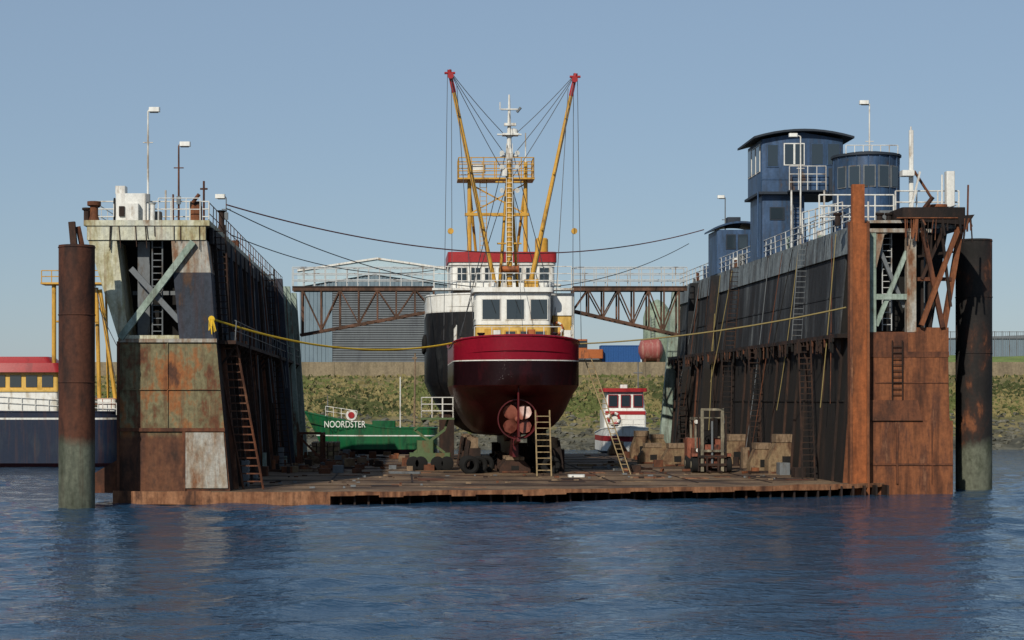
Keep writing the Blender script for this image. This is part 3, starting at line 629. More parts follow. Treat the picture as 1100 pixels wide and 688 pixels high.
def pile(x0,x1,y,zt,m,top):
    b=B('mooring_pile'); r=(x1-x0)/2; b.lathe(((x0+x1)/2,y,-2),(0,0,1),[(0,r),(zt+2,r),(zt+2,r*.9),(zt+1.95,r*.85)],m,28)
    for i in range(3): b.torus(((x0+x1)/2,y,zt-.1-i*3.2),(0,0,1),r+.005,.03,m,28,6)
    if top:
        b.sq(((x0+x1)/2-.1,y-.2,zt),((x0+x1)/2-.2,y-.2,zt+1.1),.3,RUSTD); b.sq(((x0+x1)/2+.25,y+.1,zt-.1),((x0+x1)/2+.05,y,zt+.9),.2,RUST)
    b.done()
pile(E(61,87),E(100,87),87.5,H(263,87),PILEL,True); pile(E(1030,105),E(1068,105),105.5,H(257,105),PILER,False)

# ================= MAIN TRAWLER (stern towards camera)
def trawler():
    e=empty('fishing_trawler'); XC=6.95;Y0=109.5
    b=B('hull',e)
    def zb(t):
        s=t*24; pts=[(0,6.0),(1,5.6),(2,5.25),(3,4.5),(4.5,3.4),(6,2.9),(20,2.6),(24,3.2)]
        for (a,za),(c,zc) in zip(pts[:-1],pts[1:]):
            if a<=s<=c: return za+(zc-za)*(s-a)/(c-a)
        return 3.2
    zt=lambda t: 8.95-.45*min(1,t*6)+ (1.8*max(0,t-.5)**1.5)*2
    T=hull(b,(XC,Y0),0,24,3.85,3.2,8,zt,zb,[8.2,7.5,7.44,6.7,6.0],[CRIM,CRIM,WHITEC,HBLK,HBLK,MAR],ex=.24,srake=.12)
    ob=b.done(); merge(ob)
    b=B('keel_and_gear',e)
    b.box(XC-.18,XC+.18,Y0+3.6,Y0+22,1.6,3.2,MAR)
    b.hexa([(XC-.2,Y0+2.6,3.3),(XC+.2,Y0+2.6,3.3),(XC+.5,Y0+7,2.5),(XC-.5,Y0+7,2.5),(XC-.2,Y0+2.4,5.0),(XC+.2,Y0+2.4,5.0),(XC+.9,Y0+7,5),(XC-.9,Y0+7,5)],MAR)
    b.sq((XC,Y0+.4,2.75),(XC,Y0+4,2.4),.22,MAR); b.beam((XC,Y0+.7,2.7),(XC,Y0+.7,6.4),.07,MAR,8); b.box(XC-.05,XC+.05,Y0+.2,Y0+1.2,2.9,3.4,MAR)
    pc=Vector((XC,Y0+1.75,3.95))
    b.lathe(pc,(0,1,0),[(-.35,.05),(-.25,.16),(.3,.2),(1,.2)],BRASS,12)
    for k in range(4):
        a=math.pi/4+k*math.pi/2; d=Vector((math.cos(a),0,math.sin(a)));t=Vector((-math.sin(a),0,math.cos(a)));vs=[];NN=6
        for i in range(NN+1):
            r=.12+.93*i/NN; w=.08+.34*math.sin(math.pi*min(1,(i/NN)*.78+.08))*(1 if i<NN else .45); tw=.6-.35*i/NN
            for sgn in(-1,0,1): vs.append(pc+d*(r-(.06 if sgn and i==NN else 0))+t*(w*sgn)+Vector((0,.12*sgn*tw*3,0)))
        fs=[]
        for i in range(NN):
            for j in(0,1): fs.append((i*3+j,i*3+j+1,i*3+j+4,i*3+j+3))
        b.add(vs,fs,BRASS)
    n=28;vs=[];fs=[]
    for i in range(n):
        a=2*math.pi*i/n
        for yy,rr in((-.35,1.22),(.35,1.16),(.35,1.1),(-.35,1.15)): vs.append(pc+Vector((math.cos(a)*rr,yy,math.sin(a)*rr)))
    for i in range(n):
        for j in range(4): fs.append((i*4+j,((i+1)%n)*4+j,((i+1)%n)*4+(j+1)%4,i*4+(j+1)%4))
    b.add(vs,fs,MAR)
    for a in(-1,1):
        for s_ in(1.2,2.2): b.box(XC+a*s_-.12,XC+a*s_+.12,Y0+3.4,Y0+3.9,4.5+abs(s_)*.15,4.6+abs(s_)*.15,GRYM)
    b.done()
    b=B('wheelhouse',e); Y=114; X=lambda a:E(a,Y); Z=lambda v:H(v,Y)
    b.rbox(X(511),X(592),Y-.3,Y+4,7.8,Z(350),.3,YELP); b.rbox(X(511),X(592),Y,Y+4,Z(350),Z(313),.35,WHITEC)
    b.rbox(X(508),X(595),Y-.3,Y+4.3,Z(314),Z(309),.4,WHITEC); b.rbox(X(510),X(593),Y-.06,Y+4.06,Z(351.5),Z(349),.36,HNAVY)
    for a,c in((517,538),(543,564),(569,589)):
        b.rbox(X(a),X(c),Y-.04,Y+.1,Z(344),Z(321),.02,WHITE); b.box(X(a)+.07,X(c)-.07,Y-.06,Y-.041,Z(343),Z(322),GLASS)
        b.beam((X((a+c)/2),Y-.09,Z(322)),(X((a+c)/2)+.3,Y-.09,Z(337)),.02,BLACK,4)
    winside(b,X(511),Y+.5,Y+3.6,Z(343),Z(322),3,WHITE); winside(b,X(592),Y+.5,Y+3.6,Z(343),Z(322),3,WHITE,1)
    b.box(X(520),X(534),Y-.34,Y-.3,7.9,9.5,YEL); winrow(b,X(540),X(588),Y-.3,8.9,9.4,3,YEL)
    b.rbox(X(596),X(617),Y+1.5,Y+5,7.8,Z(338),.15,YELP); b.rbox(X(595),X(618),Y+1.4,Y+5.1,Z(338),Z(317),.2,WHITEC)
    b.rail([(X(512),Y+.2,Z(309)),(X(591),Y+.2,Z(309))],.9,.8,WHITE,.025,2)
    b.lathe((X(530),Y+1,Z(309)),(0,0,1),[(0,.3),(.25,.3),(.5,.05)],WHITE,12); b.rbox(X(565),X(580),Y+1,Y+2,Z(309),Z(299),.08,YEL)
    b.rail([T(-3.6,4,8.6),T(-3.6,9,8.6)],1.1,1.2,WHITE,.03,2); b.rail([T(3.6,4,8.6),T(3.6,9,8.6)],1.1,1.2,WHITE,.03,2)
    b.rail([T(-2.6,1.2,8.0),T(2.6,1.2,8.0)],1.5,.9,WHITE,.025,2)
    for a in(-2.2,2.2): b.lathe((XC+a,Y0+1.4,8.0),(0,0,1),[(0,.16),(1.0,.16),(1.05,.24),(1.15,.24)],HBLK,10)
    for a in(-3.2,-1.2,.9,3.1): b.rbox(XC+a-.2,XC+a+.25,Y0+2.6,Y0+3,8.0,8.9+random.uniform(0,.6),.08,random.choice([GRYM,YEL,ORAN,WHITE]))
    b.torus((X(600),Y+1.3,Z(352)),(0,1,0),.35,.08,ORAN,20,8,(ORAN,WHITE))
    b.done()
    b=B('mast',e); Y=121; X=lambda a:E(a,Y); Z=lambda v:H(v,Y); xm=X(547)
    b.beam((xm,Y,8),(xm,Y,Z(175)),.24,YEL,12,.18); b.beam((xm,Y,Z(175)),(xm,Y,Z(102)),.2,WHITE,10,.06)
    b.beam((xm-.9,Y+1.5,8),(xm-.1,Y+.1,Z(185)),.1,YEL,8); b.beam((xm+.9,Y+1.5,8),(xm+.1,Y+.1,Z(185)),.1,YEL,8)
    for v,w in((118,.55),(145,.8),(168,.6),(196,.9),(232,1.1),(262,.8)):
        b.beam((xm-w,Y-.1,Z(v)),(xm+w,Y-.1,Z(v)),.06,WHITE if v<175 else YEL,6)
    b.box(xm-.45,xm+.6,Y-.4,Y+.4,Z(146),Z(144),WHITE); b.lathe((xm+.3,Y,Z(144)),(0,0,1),[(0,.28),(.25,.28),(.35,.1)],WHITE,12)
    b.rbox(xm-.35,xm+.45,Y-.3,Y,Z(139)+.2,Z(133),.05,WHITE); b.beam((xm-.6,Y,Z(118)),(xm-.6,Y,Z(110)),.04,WHITE,5); b.beam((xm+.5,Y-.1,Z(121)),(xm+.75,Y-.1,Z(116)),.09,GRYM,6)
    b.rbox(xm-.2,xm+.2,Y-.25,Y+.1,Z(172),Z(160),.05,WHITE); b.rbox(xm-.55,xm-.15,Y-.45,Y-.25,Z(190),Z(182),.05,WHITE)
    for v in(165,180,205): 
        for s in(-.5,.5): b.lathe((xm+s,Y-.35,Z(v)),(0,-1,-.3),[(0,.08),(.1,.16),(.2,.16)],WHITE,10)
    b.ladder((xm,Y-.32,10),(xm,Y-.25,Z(155)),(1,0,0),.4,WHITE,.022)
    b.lathe((xm,Y-.6,Z(290)),(1,0,0),[(-.6,.4),(-.5,.2),(.5,.2),(.6,.4)],ORAN,12)
    b.done()
    b=B('booms',e)
    tips=[]
    for (ta,tv),(ba,bv) in(((482,78),(534,318)),((617,82),(567,318))):
        p=Vector((X(ba),Y,Z(bv)));q=Vector((X(ta),Y-1,Z(tv)));d=(q-p); tips.append(q)
        b.beam(p,p+d*.9,.16,YEL,10,.13); b.beam(p+d*.9,q,.15,RED,10,.12)
        b.beam(p+d*.985-Vector((.35,0,0)),p+d*.985+Vector((.35,0,0)),.08,RED,8)
        b.lathe(p+d*.97+Vector((0,-.2,0)),(0,-1,0),[(0,.2),(.15,.2)],RED,12); b.lathe(p,(0,1,0),[(-.2,.25),(.2,.25)],YEL,10)
        for t in(.3,.55,.8): b.beam(p+d*t-Vector((.05,.2,0)),p+d*t+Vector((.05,-.3,0)),.1,YEL,6)
    b.done()
    b=B('rigging',e); r=.026
    L_,R_=tips
    for q,sg in((L_,-1),(R_,1)):
        for tgt in((xm,Y,Z(150)),(xm,Y,Z(172)),(xm,Y,Z(196))): b.rope(q,tgt,.15,r,WIRE,8,4)
        b.beam(q+Vector((.1*sg,0,0)),(q.x+.35*sg,Y-1,9),r,WIRE,4); b.beam(q-Vector((.15*sg,0,0)),(q.x-.2*sg,Y-1,10),r,WIRE,4)
        b.beam(q,(XC+sg*1.2,Y0+6,12),r,WIRE,4); b.beam(q-Vector((.5*sg,0,1)),(XC+sg*2.4,Y0+5,8),r,WIRE,4)
        b.beam((xm,Y,Z(150)),(XC+sg*3.4,Y0+8,8.5),r,WIRE,4); b.beam((xm,Y,Z(190)),(XC+sg*3.4,Y0+14,8.5),r,WIRE,4)
        b.lathe((q.x-.1*sg,Y-1,Z(250)),(0,1,0),[(-.1,.2),(.1,.2)],YEL,10)
    b.rope((xm,Y,Z(145)),(XC,Y0+22,10),.3,r,WIRE,8,4); b.beam((xm,Y,Z(120)),(XC+.3,Y0+1,9),r*.7,WIRE,4)
    b.done()
trawler()

def trawler2():
    e=empty('fishing_trawler'); XC=7.0; Y0=135.5
    b=B('hull',e); zt=lambda t:12.9+.0*t; zb=lambda t:max(2.4,5.5-t*12)
    hull(b,(XC,Y0),0,21,5.2,3.5,7,zt,zb,[11.7,11.6,8.5,6.5],[WHITEC,WHITE,HBLK2,HBLK2,HBLK2],ex=.35,srake=.1)
    merge(b.done())
    b=B('superstructure',e); Y=138; X=lambda a:E(a,Y);Z=lambda v:H(v,Y)
    b.rbox(X(484),X(596),Y,Y+7,11.8,Z(284),.4,WHITEC); b.rbox(X(481),X(598),Y-.3,Y+7.3,Z(282),Z(271),.4,RED); b.rbox(X(482),X(597),Y-.2,Y+7.2,Z(285),Z(282),.4,WHITE)
    winrow(b,X(489),X(592),Y,Z(303),Z(287),7,WHITE)
    b.rail([(X(466),Y-1.5,Z(311)),(X(612),Y-1.5,Z(311))],1.6,1.0,WHITE,.035,3); b.box(X(464),X(614),Y-1.6,Y,Z(311)-.15,Z(311),WHITE)
    b.rbox(X(590),X(616),Y-1,Y+3,9.5,Z(316),.2,WHITEC)
    y=Y+1.5; pl=Z(190)
    for a,c in((505,514),(566,558)):
        b.beam((X(a),y,Z(272)),(X(a),y,Z(172)),.18,YEL,10,.15); b.beam((X(c),y+2.5,Z(272)),(X(a),y+.2,Z(196)),.11,YEL,8)
    b.box(X(492),X(575),y-1,y+1.6,pl-.12,pl,YEL); b.box(X(500),X(570),y-.2,y+.2,Z(230),Z(227),YEL)
    b.rail([(X(493),y-1,pl),(X(574),y-1,pl),(X(574),y+1.5,pl),(X(493),y+1.5,pl),(X(493),y-1,pl)],1.5,.9,YEL,.04,3)
    b.sq((X(505),y,Z(228)),(X(566),y,Z(195)),.1,YEL); b.sq((X(566),y,Z(228)),(X(505),y,Z(195)),.1,YEL)
    b.rbox(X(505),X(522),y-.8,y-.2,Z(184),Z(176),.1,WHITE); b.beam((X(566),y,Z(172)),(X(566),y,Z(140)),.05,WHITE,6)
    b.ladder((X(520),y-.2,Z(272)),(X(520),y-.2,pl),(1,0,0),.5,YEL,.03)
    b.lathe((X(585),Y+3,Z(271)),(0,0,1),[(0,.5),(1.2,.5),(1.3,.4)],YEL,14)
    for i in range(4): b.torus((XC-5.25,Y0+4+i*2.6,9.4),(1,0,0),.5,.18,RUBB,18,8)
    b.done()
trawler2()

def keelblock(name,x,y,w,d,h,m,n=1):
    b=B(name)
    for i in range(n):
        yy=y+i*(d+.4)
        fr=[(x-w/2,yy,ZD),(x+w/2,yy,ZD),(x+w/2,yy,ZD+h*.35),(x+w*.28,yy,ZD+h*.8),(x-w*.28,yy,ZD+h*.8),(x-w/2,yy,ZD+h*.35)]
        b.prism(fr,[(a,yy+d,c) for a,_,c in fr],m)
        b.box(x-w*.3,x+w*.3,yy-.05,yy+d+.05,ZD+h*.8+.002,ZD+h,WOOD)
        b.sq((x-w*.42,yy-.04,ZD+.08),(x+w*.42,yy-.04,ZD+.08),.1,RUST); b.box(x-w*.12,x+w*.12,yy-.03,yy-.002,ZD+h*.2,ZD+h*.45,BLACK)
    return b.done()
for i,y in enumerate((113.5,116.2,119,122,126,130)):
    keelblock('keel_block',6.95,y,1.9,.9,1.0,RUSTD)
b=B('bilge_props')
for sg in(-1,1):
    for y in(115,117.5,121,125,128):
        x=6.95+sg*2.5; b.box(x-.45,x+.45,y,y+.9,ZD,2.1,RUSTD); b.box(x-.3,x+.3,y+.1,y+.8,2.1,2.75,WOOD); b.sq((x+sg*.6,y,ZD),(x+sg*.3,y,2.6),.16,RUSTD)
    for y in(140,146): b.box(6.95+sg*3.5-.5,6.95+sg*3.5+.5,y,y+1,ZD,4,RUSTD)
for i in range(20):
    x=6.95+random.uniform(-3,3);y=random.uniform(116,132);b.box(x-.3,x+.3,y,y+.6,ZD,ZD+random.uniform(.5,1.7),RUSTD)
b.done()
b=B('tyre_fenders')
for i in range(7): b.torus((4.6+random.uniform(-.9,.6),112.6+i*.5,ZD+.5),(random.uniform(-.3,.3),1,0),.42,.16,RUBB,18,8)
for i in range(4): b.torus((9.0+random.uniform(-.4,.4),113+i*.5,ZD+.5),(random.uniform(-.3,.3),1,0),.42,.16,RUBB,18,8)
b.done()

b=B('leaning_ladder'); b.ladder((E(673,112),111.5,ZD),(E(631,114),113.6,H(386,114)),(1,.2,0),.42,WOODL,.04,.33); b.done()
b=B('wooden_ladder'); b.ladder((E(583,110),108.8,ZD),(E(583,110),110.2,H(441,110)),(1,0,0),.85,WOODL,.045,.36); b.done()

def forklift():
    e=empty('forklift'); Y=113.5; x0,x1=E(744,Y),E(787,Y); xc=(x0+x1)/2; b=B('forklift_body',e)
    for x in(x0+.2,x1-.2):
        for y in(Y+.6,Y+3): 
            b.lathe((x-.2,y,ZD+.5),(1,0,0),[(0,.42),(.04,.5),(.36,.5),(.4,.42)],RUBB,18); b.lathe((x-.22,y,ZD+.5),(1,0,0),[(0,.22),(.44,.22)],FLG,10)
    b.rbox(x0+.3,x1-.3,Y+.5,Y+3.8,ZD+.35,ZD+1.5,.15,FLT); b.rbox(x0+.1,x1-.1,Y+2.6,Y+4.2,ZD+.5,ZD+2.1,.25,FLT)
    for x in(x0+.02,x1-.42): b.rbox(x,x+.4,Y+.2,Y+1.1,ZD+1.02,ZD+1.2,.06,FLT)
    b.rbox(xc-.7,xc+.7,Y+.3,Y+.6,ZD+.5,ZD+1.75,.06,FLT)
    for x in(xc-.62,xc+.62):
        b.box(x-.09,x+.09,Y+.05,Y+.25,ZD+.1,ZD+3.9,FLG); b.box(x-.22*(1 if x<xc else -1)-.05,x-.22*(1 if x<xc else -1)+.05,Y+.1,Y+.22,ZD+.1,ZD+3.6,RUSTD)
    for z in(1.3,3.85): b.box(xc-.7,xc+.7,Y+.03,Y+.2,ZD+z,ZD+z+.14,FLG)
    b.beam((xc,Y+.15,ZD+.4),(xc,Y+.15,ZD+3.2),.07,GRYM,8)
    for x in(xc-.35,xc+.35):
        b.box(x-.06,x+.06,Y-1.2,Y+.0,ZD+.1,ZD+.18,RUSTD); b.box(x-.06,x+.06,Y-.07,Y+.02,ZD+.1,ZD+1.0,RUSTD)
    b.box(xc-.85,xc+.85,Y-.04,Y+.04,ZD+.45,ZD+.6,RUSTD); b.box(xc-.85,xc+.85,Y-.04,Y+.04,ZD+.95,ZD+1.1,RUSTD)
    for x in(x0+.35,x1-.35):
        b.sq((x,Y+1.0,ZD+1.4),(x+.05*(1 if x<xc else -1),Y+1.4,ZD+3.3),.12,FLG); b.sq((x,Y+3,ZD+1.7),(x,Y+2.9,ZD+3.3),.12,FLG)
        b.sq((x,Y+1.3,ZD+3.3),(x,Y+3,ZD+3.3),.12,FLG)
    b.box(x0+.3,x1-.3,Y+1.3,Y+3.0,ZD+3.36,ZD+3.42,FLG)
    b.rbox(xc-.35,xc+.35,Y+1.9,Y+2.5,ZD+1.5,ZD+1.8,.08,RUBB); b.rbox(xc-.35,xc+.35,Y+2.4,Y+2.55,ZD+1.8,ZD+2.6,.06,RUBB)
    b.torus((xc,Y+1.5,ZD+2.1),(0,1,.6),.2,.025,RUBB,14,5); b.beam((xc,Y+1.2,ZD+1.5),(xc,Y+1.5,ZD+2.1),.03,RUBB,6)
    for x in(x0+.4,x1-.4): b.lathe((x,Y+1.2,ZD+3.15),(0,-1,0),[(0,.09),(.08,.13)],WHITE,10); b.lathe((x,Y+.5,ZD+1.4),(0,-1,0),[(0,.1),(.1,.13)],WHITE,10)
    b.done()
forklift()
for a,y,w,h in((845,112,2.2,2.2),(820,113.5,1.6,1.9),(862,116,1.4,1.8),(728,125,2,1.7),(702,130,2,1.6),(706,150,1.8,1.6),(792,126,2,2.2),(748,132,1.8,1.8),(690,142,1.7,2.0),(664,150,1.5,1.2)):
    keelblock('side_block',E(a,y),y,w,1.2,h*random.uniform(.9,1.1),BLKC,1)
def lift():
    e=empty('boom_lift'); b=B('machine',e); Y=118; X=lambda a:E(a,Y); 
    for a in(444,452,470,480):
        b.lathe((X(a),Y,ZD+.45),(0,1,0),[(0,.35),(.04,.45),(.3,.45),(.34,.35)],RUBB,16)
    b.rbox(X(440),X(484),Y+.1,Y+1.8,ZD+.5,ZD+1.1,.08,GRNM); b.rbox(X(448),X(466),Y+.2,Y+1.5,ZD+1.1,ZD+1.9,.1,GRNM)
    b.sq((X(445),Y+.6,ZD+1.1),(X(478),Y+.6,ZD+2.6),.16,GRNM); b.sq((X(478),Y+.8,ZD+1.1),(X(445),Y+.8,ZD+2.6),.16,GRNM)
    z=H(449,Y); b.box(X(452),X(488),Y,Y+1.6,z-.12,z,GRNM); b.sq((X(445),Y+.7,ZD+2.6),(X(460),Y+.7,z),.14,GRNM)
    b.sq((X(478),Y+.7,ZD+2.6),(X(482),Y+.7,z),.14,GRNM)
    b.rail([(X(453),Y,z),(X(487),Y,z),(X(487),Y+1.6,z),(X(453),Y+1.6,z),(X(453),Y,z)],1.3,.55,WHITE,.03,3); b.done()
lift()
b=B('scrap_pile')
for i in range(200):
    y=random.uniform(112,150)
    x=random.choice([random.uniform(-7.6,-3),random.uniform(-7.6,2),random.uniform(13,22.5)])
    w=random.uniform(.1,.5);h=random.uniform(.08,.6); m=random.choice([RUST,RUSTD,RUSTO,WOOD,GRYM,BLKC])
    if i%3: b.rbox(x,x+w*1.6,y,y+w,ZD,ZD+h,.03,m)
    else: b.sq((x,y,ZD+.08),(x+random.uniform(-2,2),y+random.uniform(-1,1),ZD+.12),.14,m)
for i in range(80):
    x=random.uniform(-7.5,22); y=random.uniform(93,109) if x<6 else random.uniform(101,112); w=random.uniform(.05,.2)
    b.rbox(x,x+w*1.6,y,y+w,ZD+.05,ZD+.06+random.uniform(.02,.1),.01,random.choice([RUST,RUSTD,WOOD,GRYM]))
b.rbox(E(610,108),E(628,108),107.5,108.3,ZD,ZD+.14,.15,WHITE)
b.done()
b=B('timber_stack')
for i in range(5):
    for j in range(4): b.box(-6.8+i*.42,-6.45+i*.42,138,142,ZD+j*.34,ZD+j*.34+.3,WOOD if (i+j)%2 else WOODL)
b.done()
b=B('steel_cradle')
for x in(-7.2,-5.6): 
    b.sq((x,128,ZD),(x,128,2.8),.2,RUST); b.sq((x,132,ZD),(x,132,2.8),.2,RUST); b.sq((x,128,2.7),(x,132,2.7),.18,RUST)
b.sq((-7.2,128,2.6),(-5.6,128,1.0),.14,RUST); b.sq((-7.2,128,2.8),(-5.6,128,2.8),.16,RUST); b.done()

def greenboat():
    e=empty('green_workboat'); b=B('hull',e); Y=170
    x0=E(470,Y); L=x0-E(347,Y)
    zt=lambda t:H(460,Y)+1.9*max(0,t-.4)**1.6*1.8; zb=lambda t:-.4+max(0,t-.8)*2
    hull(b,(x0,Y),-math.pi/2,L,1.9,1.0,4,zt,zb,[1.9,1.8,.6],[HGRN,WHITE,HGRN,HBLK],ex=.4,rake=.5)
    merge(b.done())
    b=B('deck_gear',e); X=lambda a:E(a,Y)
    b.rail([(X(350),Y-.2,H(447,Y)),(X(384),Y-1.5,H(452,Y))],.9,.8,WHITE,.03,2); b.rbox(X(400),X(425),Y-.5,Y+1,1.8,3.2,.15,HGRN)
    b.beam((X(430),Y,1.5),(X(430),Y,H(405,Y)),.06,WHITE,6); b.beam((X(352),Y,2.5),(X(352),Y,H(425,Y)),.05,GRYM,6)
    b.lathe((X(378),Y-1.95,H(446,Y)),(0,-1,0),[(0,.5),(.08,.5)],WHITE,18); b.lathe((X(378),Y-2.04,H(446,Y)),(0,-1,0),[(0,.3),(.05,.3)],RED,14); b.done()
    text('NOORDSTER','name_lettering',e,(X(371),Y-2.03,H(459,Y)),(math.pi/2,0,0),.85,WHITEC,.75)
greenboat()
def pilot():
    e=empty('harbour_launch'); Y=168; X=lambda a:E(a,Y);Z=lambda v:H(v,Y); b=B('hull',e)
    xc=X(676)
    hull(b,(xc,Y+9),math.pi,9,2.2,0,4,lambda t:2.0+.7*t,lambda t:-.3,[1.8,1.3,.4],[WHITEC,RED,WHITEC,HNAVY],ex=.45,rake=.3); merge(b.done())
    b=B('cabin',e)
    b.rbox(X(653),X(699),Y+3,Y+7,1.6,Z(441),.25,WHITEC); b.rbox(X(655),X(698),Y+3.1,Y+6.9,Z(441),Z(421),.25,WHITEC,4,.08); b.rbox(X(652),X(700),Y+2.9,Y+7,Z(421),Z(417),.25,RED)
    winrow(b,X(656),X(697),Y+3.08,Z(438),Z(424),3,RED); b.box(X(654),X(698),Y+2.97,Y+2.999,Z(446),Z(442),RED)
    b.torus((X(663),Y+2.8,Z(450)),(0,1,0),.5,.13,RED,20,8,(RED,WHITE)); b.beam((X(693),Y+5,Z(417)),(X(693),Y+5,Z(388)),.06,GRYM,6); b.beam((X(688),Y+5,Z(400)),(X(698),Y+5,Z(400)),.05,GRYM,6)
    b.rbox(X(672),X(680),Y+4,Y+4.5,Z(417),Z(413),.1,WHITE); b.rail([(X(658),Y+1.6,2.4),(X(695),Y+1.6,2.4)],.9,.9,WHITE,.03,2); b.done()
pilot()

def cutter():
    e=empty('moored_cutter'); Y=140; X=lambda a:E(a,Y);Z=lambda v:H(v,Y); b=B('hull',e)
    x1=X(132); L=26
    hull(b,(x1,Y+2.9),-math.pi/2,L,3.0,2.2,7,lambda t:Z(447)+.3+.6*max(0,t-.3),lambda t:-1.2,[Z(449),Z(451),1.5,.3],[HNAVY,WHITE,HNAVY,HNAVY,HBLK],ex=.35); merge(b.done())
    b=B('superstructure',e)
    xw=X(61)
    b.rbox(xw-13,xw,Y+.3,Y+5,3.4,Z(420),.15,WHITEC); b.rbox(xw-13,xw+.05,Y+.2,Y+5,Z(421),Z(419),.15,YELP)
    b.rbox(xw-9,xw-.05,Y+.8,Y+5,Z(420),Z(400),.2,YELP); b.rbox(xw-9.4,xw+.3,Y+.3,Y+5.3,Z(400),Z(390),.5,RED,4,.05); b.rbox(xw-8.4,xw-.4,Y+.9,Y+4.8,Z(390),Z(383),.5,RED,4,.12)
    for i in range(7): b.box(xw-8.6+i*1.22,xw-8.6+i*1.22+.85,Y+.74,Y+.799,Z(416),Z(403),GLASS)
    b.rail([(xw-13,Y+.2,Z(432)),(xw+4.5,Y+.2,Z(446))],.9,1,WHITE,.03,2)
    b.beam((xw-.4,Y+1,Z(420)),(xw-.4,Y+1,Z(303)),.17,YEL,10)
    b.beam((X(104),Y+1.5,3.5),(X(100),Y+1.5,Z(308)),.16,YEL,8); b.beam((X(124),Y+1.5,3.5),(X(104),Y+1.5,Z(310)),.16,YEL,8); b.beam((X(110),Y+3,3.5),(X(107),Y+3,Z(310)),.1,YEL,8)
    b.box(X(42),X(108),Y+.5,Y+2.5,Z(305),Z(303),YEL); b.rail([(X(43),Y+.6,Z(303)),(X(108),Y+.6,Z(303))],.9,.7,YEL,.04,2)
    b.beam((X(58),Y+1,Z(345)),(X(103),Y+1,Z(345)),.08,YEL,6); b.rope((X(100),Y+1,Z(305)),(X(131),Y+1,Z(448)),.1,.03,WIRE,8); b.rope((X(104),Y+1,Z(330)),(X(128),Y+1,Z(380)),.1,.03,WIRE,8)
    b.rbox(X(102),X(122),Y+1,Y+3,3.5,Z(428),.15,WHITEC); b.rail([(X(100),Y+.4,Z(440)),(X(128),Y+.4,Z(440))],.8,.6,ORAN,.03,2); b.box(X(64),X(98),Y+1,Y+4,3.4,Z(425),WHITEC); b.done()
cutter()

def container(x0,x1,y,z,h,m):
    b=B('shipping_container'); b.box(x0,x1,y,y+2.4,z,z+h,m); x=x0+.1
    while x<x1-.2: b.box(x,x+.14,y-.05,y-.001,z+.12,z+h-.12,m); x+=.3
    b.box(x0,x1,y-.07,y-.001,z+h-.11,z+h,m); b.box(x0,x1,y-.07,y-.001,z,z+.11,m); b.done()
D=222
container(E(646,D),E(688,D),D,9.2,2.5,CONTB)
container(E(600,D),E(632,D),D+6,9.2,2.6,paint('container_grey','7f8c92'))
def exc():
    e=empty('excavator'); b=B('machine',e); x=E(632,D); z=9.2
    b.rbox(x-1.6,x+1.6,D-1,D-.4,z,z+.8,.3,RUBB); b.rbox(x-1.6,x+1.6,D+1.2,D+1.8,z,z+.8,.3,RUBB); b.rbox(x-1.5,x+1.7,D-1,D+1.6,z+.9,z+2,.2,ORAN); b.rbox(x-1.4,x-.2,D-1,D,z+2,z+3.2,.15,ORAN); b.box(x-1.3,x-.3,D-1.05,D-1.001,z+2.2,z+3,GLASS)
    b.sq((x-.8,D+.3,z+1.8),(x-2.6,D+.3,z+4.2),.35,ORAN); b.sq((x-2.6,D+.3,z+4.2),(x-3.6,D+.3,z+2),.28,ORAN); b.rbox(x-4,x-3.2,D-.1,D+.7,z+1.2,z+2.1,.1,RUST); b.done()
exc()
b=B('storage_tank'); x=E(699,D); b.lathe((x-1.2,D,H(376,D)),(1,0,0),[(-.3,.3),(0,1.1),(.3,1.35),(2.1,1.35),(2.4,1.1),(2.7,.3)],paint('tank_red','8a4c48',drip=.5,dcol='b0a090'),18)
for dx in(-.8,.8): b.box(x+dx-.15,x+dx+.15,D-.8,D+.8,9.2,H(376,D)-.9,RUST)
b.done()
b=B('storage_silo'); y=224; x=E(706,y);r=1.7; zt=H(322,y); b.lathe((x,y,0),(0,0,1),[(9,.9*r),(10,r),(zt-2.2,r),(zt-1.2,.85*r),(zt-.4,.5*r),(zt,.1)],TARP,20); b.ladder((x-.8,y-1.75,9.3),(x-.8,y-1.75,zt-2),(1,0,0),.5,GRYM); b.done()
b=B('perimeter_fence'); 
y=300
for i in range(60):
    x=70+i*1.2; b.box(x,x+.12,y,y+.1,9.4,H(356,y),GRYM)
for z in(10,12,H(357,y)): b.box(70,142,y+.02,y+.08,z,z+.1,GRYM)
for i in range(240):
    x=70+i*.3; b.box(x,x+.05,y+.03,y+.06,9.4,H(357,y),GRYM)
b.done()
b=B('warehouse'); y=330; b.box(95,150,y,y+25,9.3,H(364,y),SHED)
for i in range(100): b.box(95+i*.55,95.2+i*.55,y-.06,y-.001,9.3,H(364,y)-.2,SHED)
b.prism([(94.5,y-.3,H(364,y)),(150.5,y-.3,H(364,y)),(122,y-.3,H(358,y))],[(94.5,y+25,H(364,y)),(150.5,y+25,H(364,y)),(122,y+25,H(358,y))],SHEDD); b.done()
b=B('grass_bank'); vs=[];fs=[]
for i in range(60):
    x=45+i*3; hz=random.uniform(-.15,.15); vs+=[(x,214.4,8.9),(x,226,10.5+hz),(x,240,10.2)]
for i in range(59):
    for j in(0,1): fs.append((i*3+j,(i+1)*3+j,(i+1)*3+j+1,i*3+j+1))
b.add(vs,fs,weather('bank_grass',[(.4,'5b6b30'),(.6,'728040')],scale=.8,bump=.3)); b.done(60)
b=B('utility_pole'); b.beam((E(445,195),195,1.5),(E(446,195),195,H(380,195)),.12,WOOD,8,.09); b.box(E(443,195),E(448,195),194.9,195,H(386,195),H(384,195),WOOD); b.done()

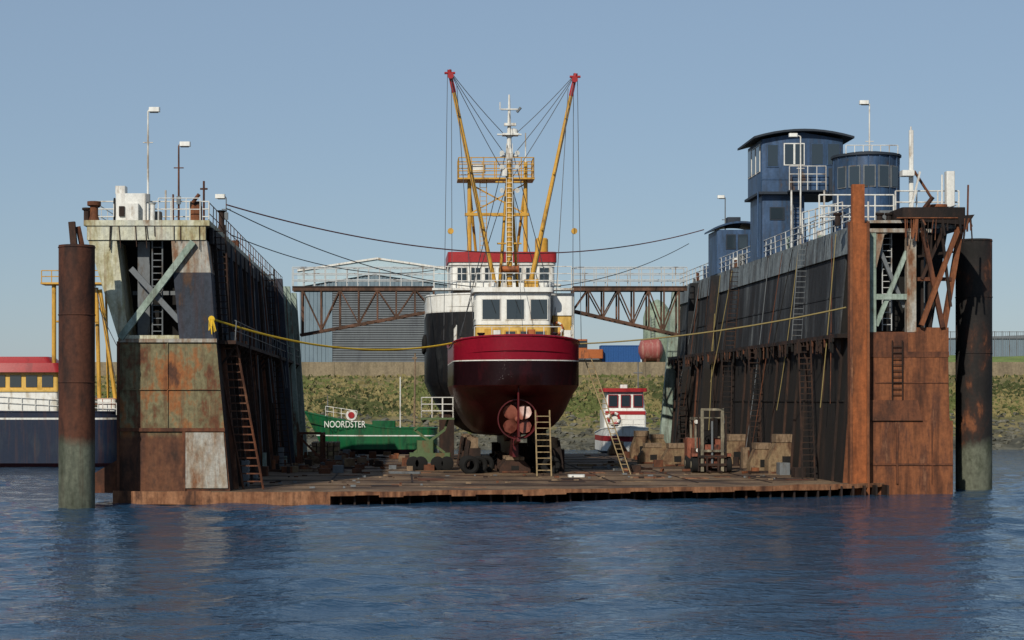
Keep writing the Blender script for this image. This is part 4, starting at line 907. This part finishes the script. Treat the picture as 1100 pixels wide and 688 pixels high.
b=B('mooring_rope'); b.rope((-9.5,91,H(342,91)),(3.1,113.2,8.6),.9,.055,ROPEY,40,6); b.lathe((-9.4,91,H(343,91)),(0,-1,0),[(-.1,.16),(.15,.16)],ROPEY,10)
for i in range(8): b.beam((-9.4+random.uniform(-.1,.1),90.85,H(343,91)),(-9.35+random.uniform(-.2,.2),90.8,H(random.uniform(350,360),91)),.025,ROPEY,5)
b.done()
b=B('mooring_rope'); b.rope((24.2,100.5,H(330,100)),(10.75,113.2,8.55),.35,.045,ROPET,40,6); b.done()
b=B('overhead_cable'); b.rope(P(243,220,100),P(756,247,140),2.2,.04,CABR,50); b.rope(P(243,224,100),P(740,262,150),4.0,.03,WIRE,50); b.rope(P(247,252,104),P(470,290,140),1.0,.03,WIRE,30); b.done()
b=B('mooring_line'); b.rope((-12,150,13.9),(-20,143,8),.4,.03,WIRE,20); b.done()

# ================= CAMERA / LIGHT / SKY
sc=bpy.context.scene
cam=bpy.data.cameras.new('camera'); co=bpy.data.objects.new('camera',cam); sc.collection.objects.link(co)
co.location=(0,0,HC); co.rotation_euler=(math.pi/2,0,0); cam.sensor_width=36; cam.lens=36*FO/1100; cam.shift_x=(550-432)/1100; cam.shift_y=(430-344)/1100
cam.clip_start=.5; cam.clip_end=20000; sc.camera=co
el=math.radians(33); az=math.radians(-24)
d=Vector((math.sin(az)*math.cos(el),-math.cos(az)*math.cos(el),math.sin(el)))
sl=bpy.data.lights.new('sun','SUN'); sl.energy=4.6; sl.angle=math.radians(.5); sl.color=(1,.92,.79)
so=bpy.data.objects.new('sun',sl); sc.collection.objects.link(so); so.rotation_euler=d.to_track_quat('Z','Y').to_euler()
w=bpy.data.worlds.new('World'); sc.world=w; w.use_nodes=True; nt=w.node_tree; bg=nt.nodes['Background']
sk=nt.nodes.new('ShaderNodeTexSky'); sk.sky_type='NISHITA'; sk.sun_disc=False; sk.sun_elevation=el; sk.sun_rotation=math.atan2(d.x,d.y)
sk.air_density=1.0; sk.dust_density=.4; sk.ozone_density=3
mx=nt.nodes.new('ShaderNodeMix'); mx.data_type='RGBA'; mx.blend_type='MIX'; mx.inputs['Factor'].default_value=.6; mx.inputs['B'].default_value=(3.4,4.55,6.0,1)
nt.links.new(sk.outputs[0],mx.inputs['A']); nt.links.new(mx.outputs['Result'],bg.inputs['Color']); bg.inputs['Strength'].default_value=.085
sc.view_settings.view_transform='Standard'; sc.view_settings.look='None'; sc.view_settings.exposure=0
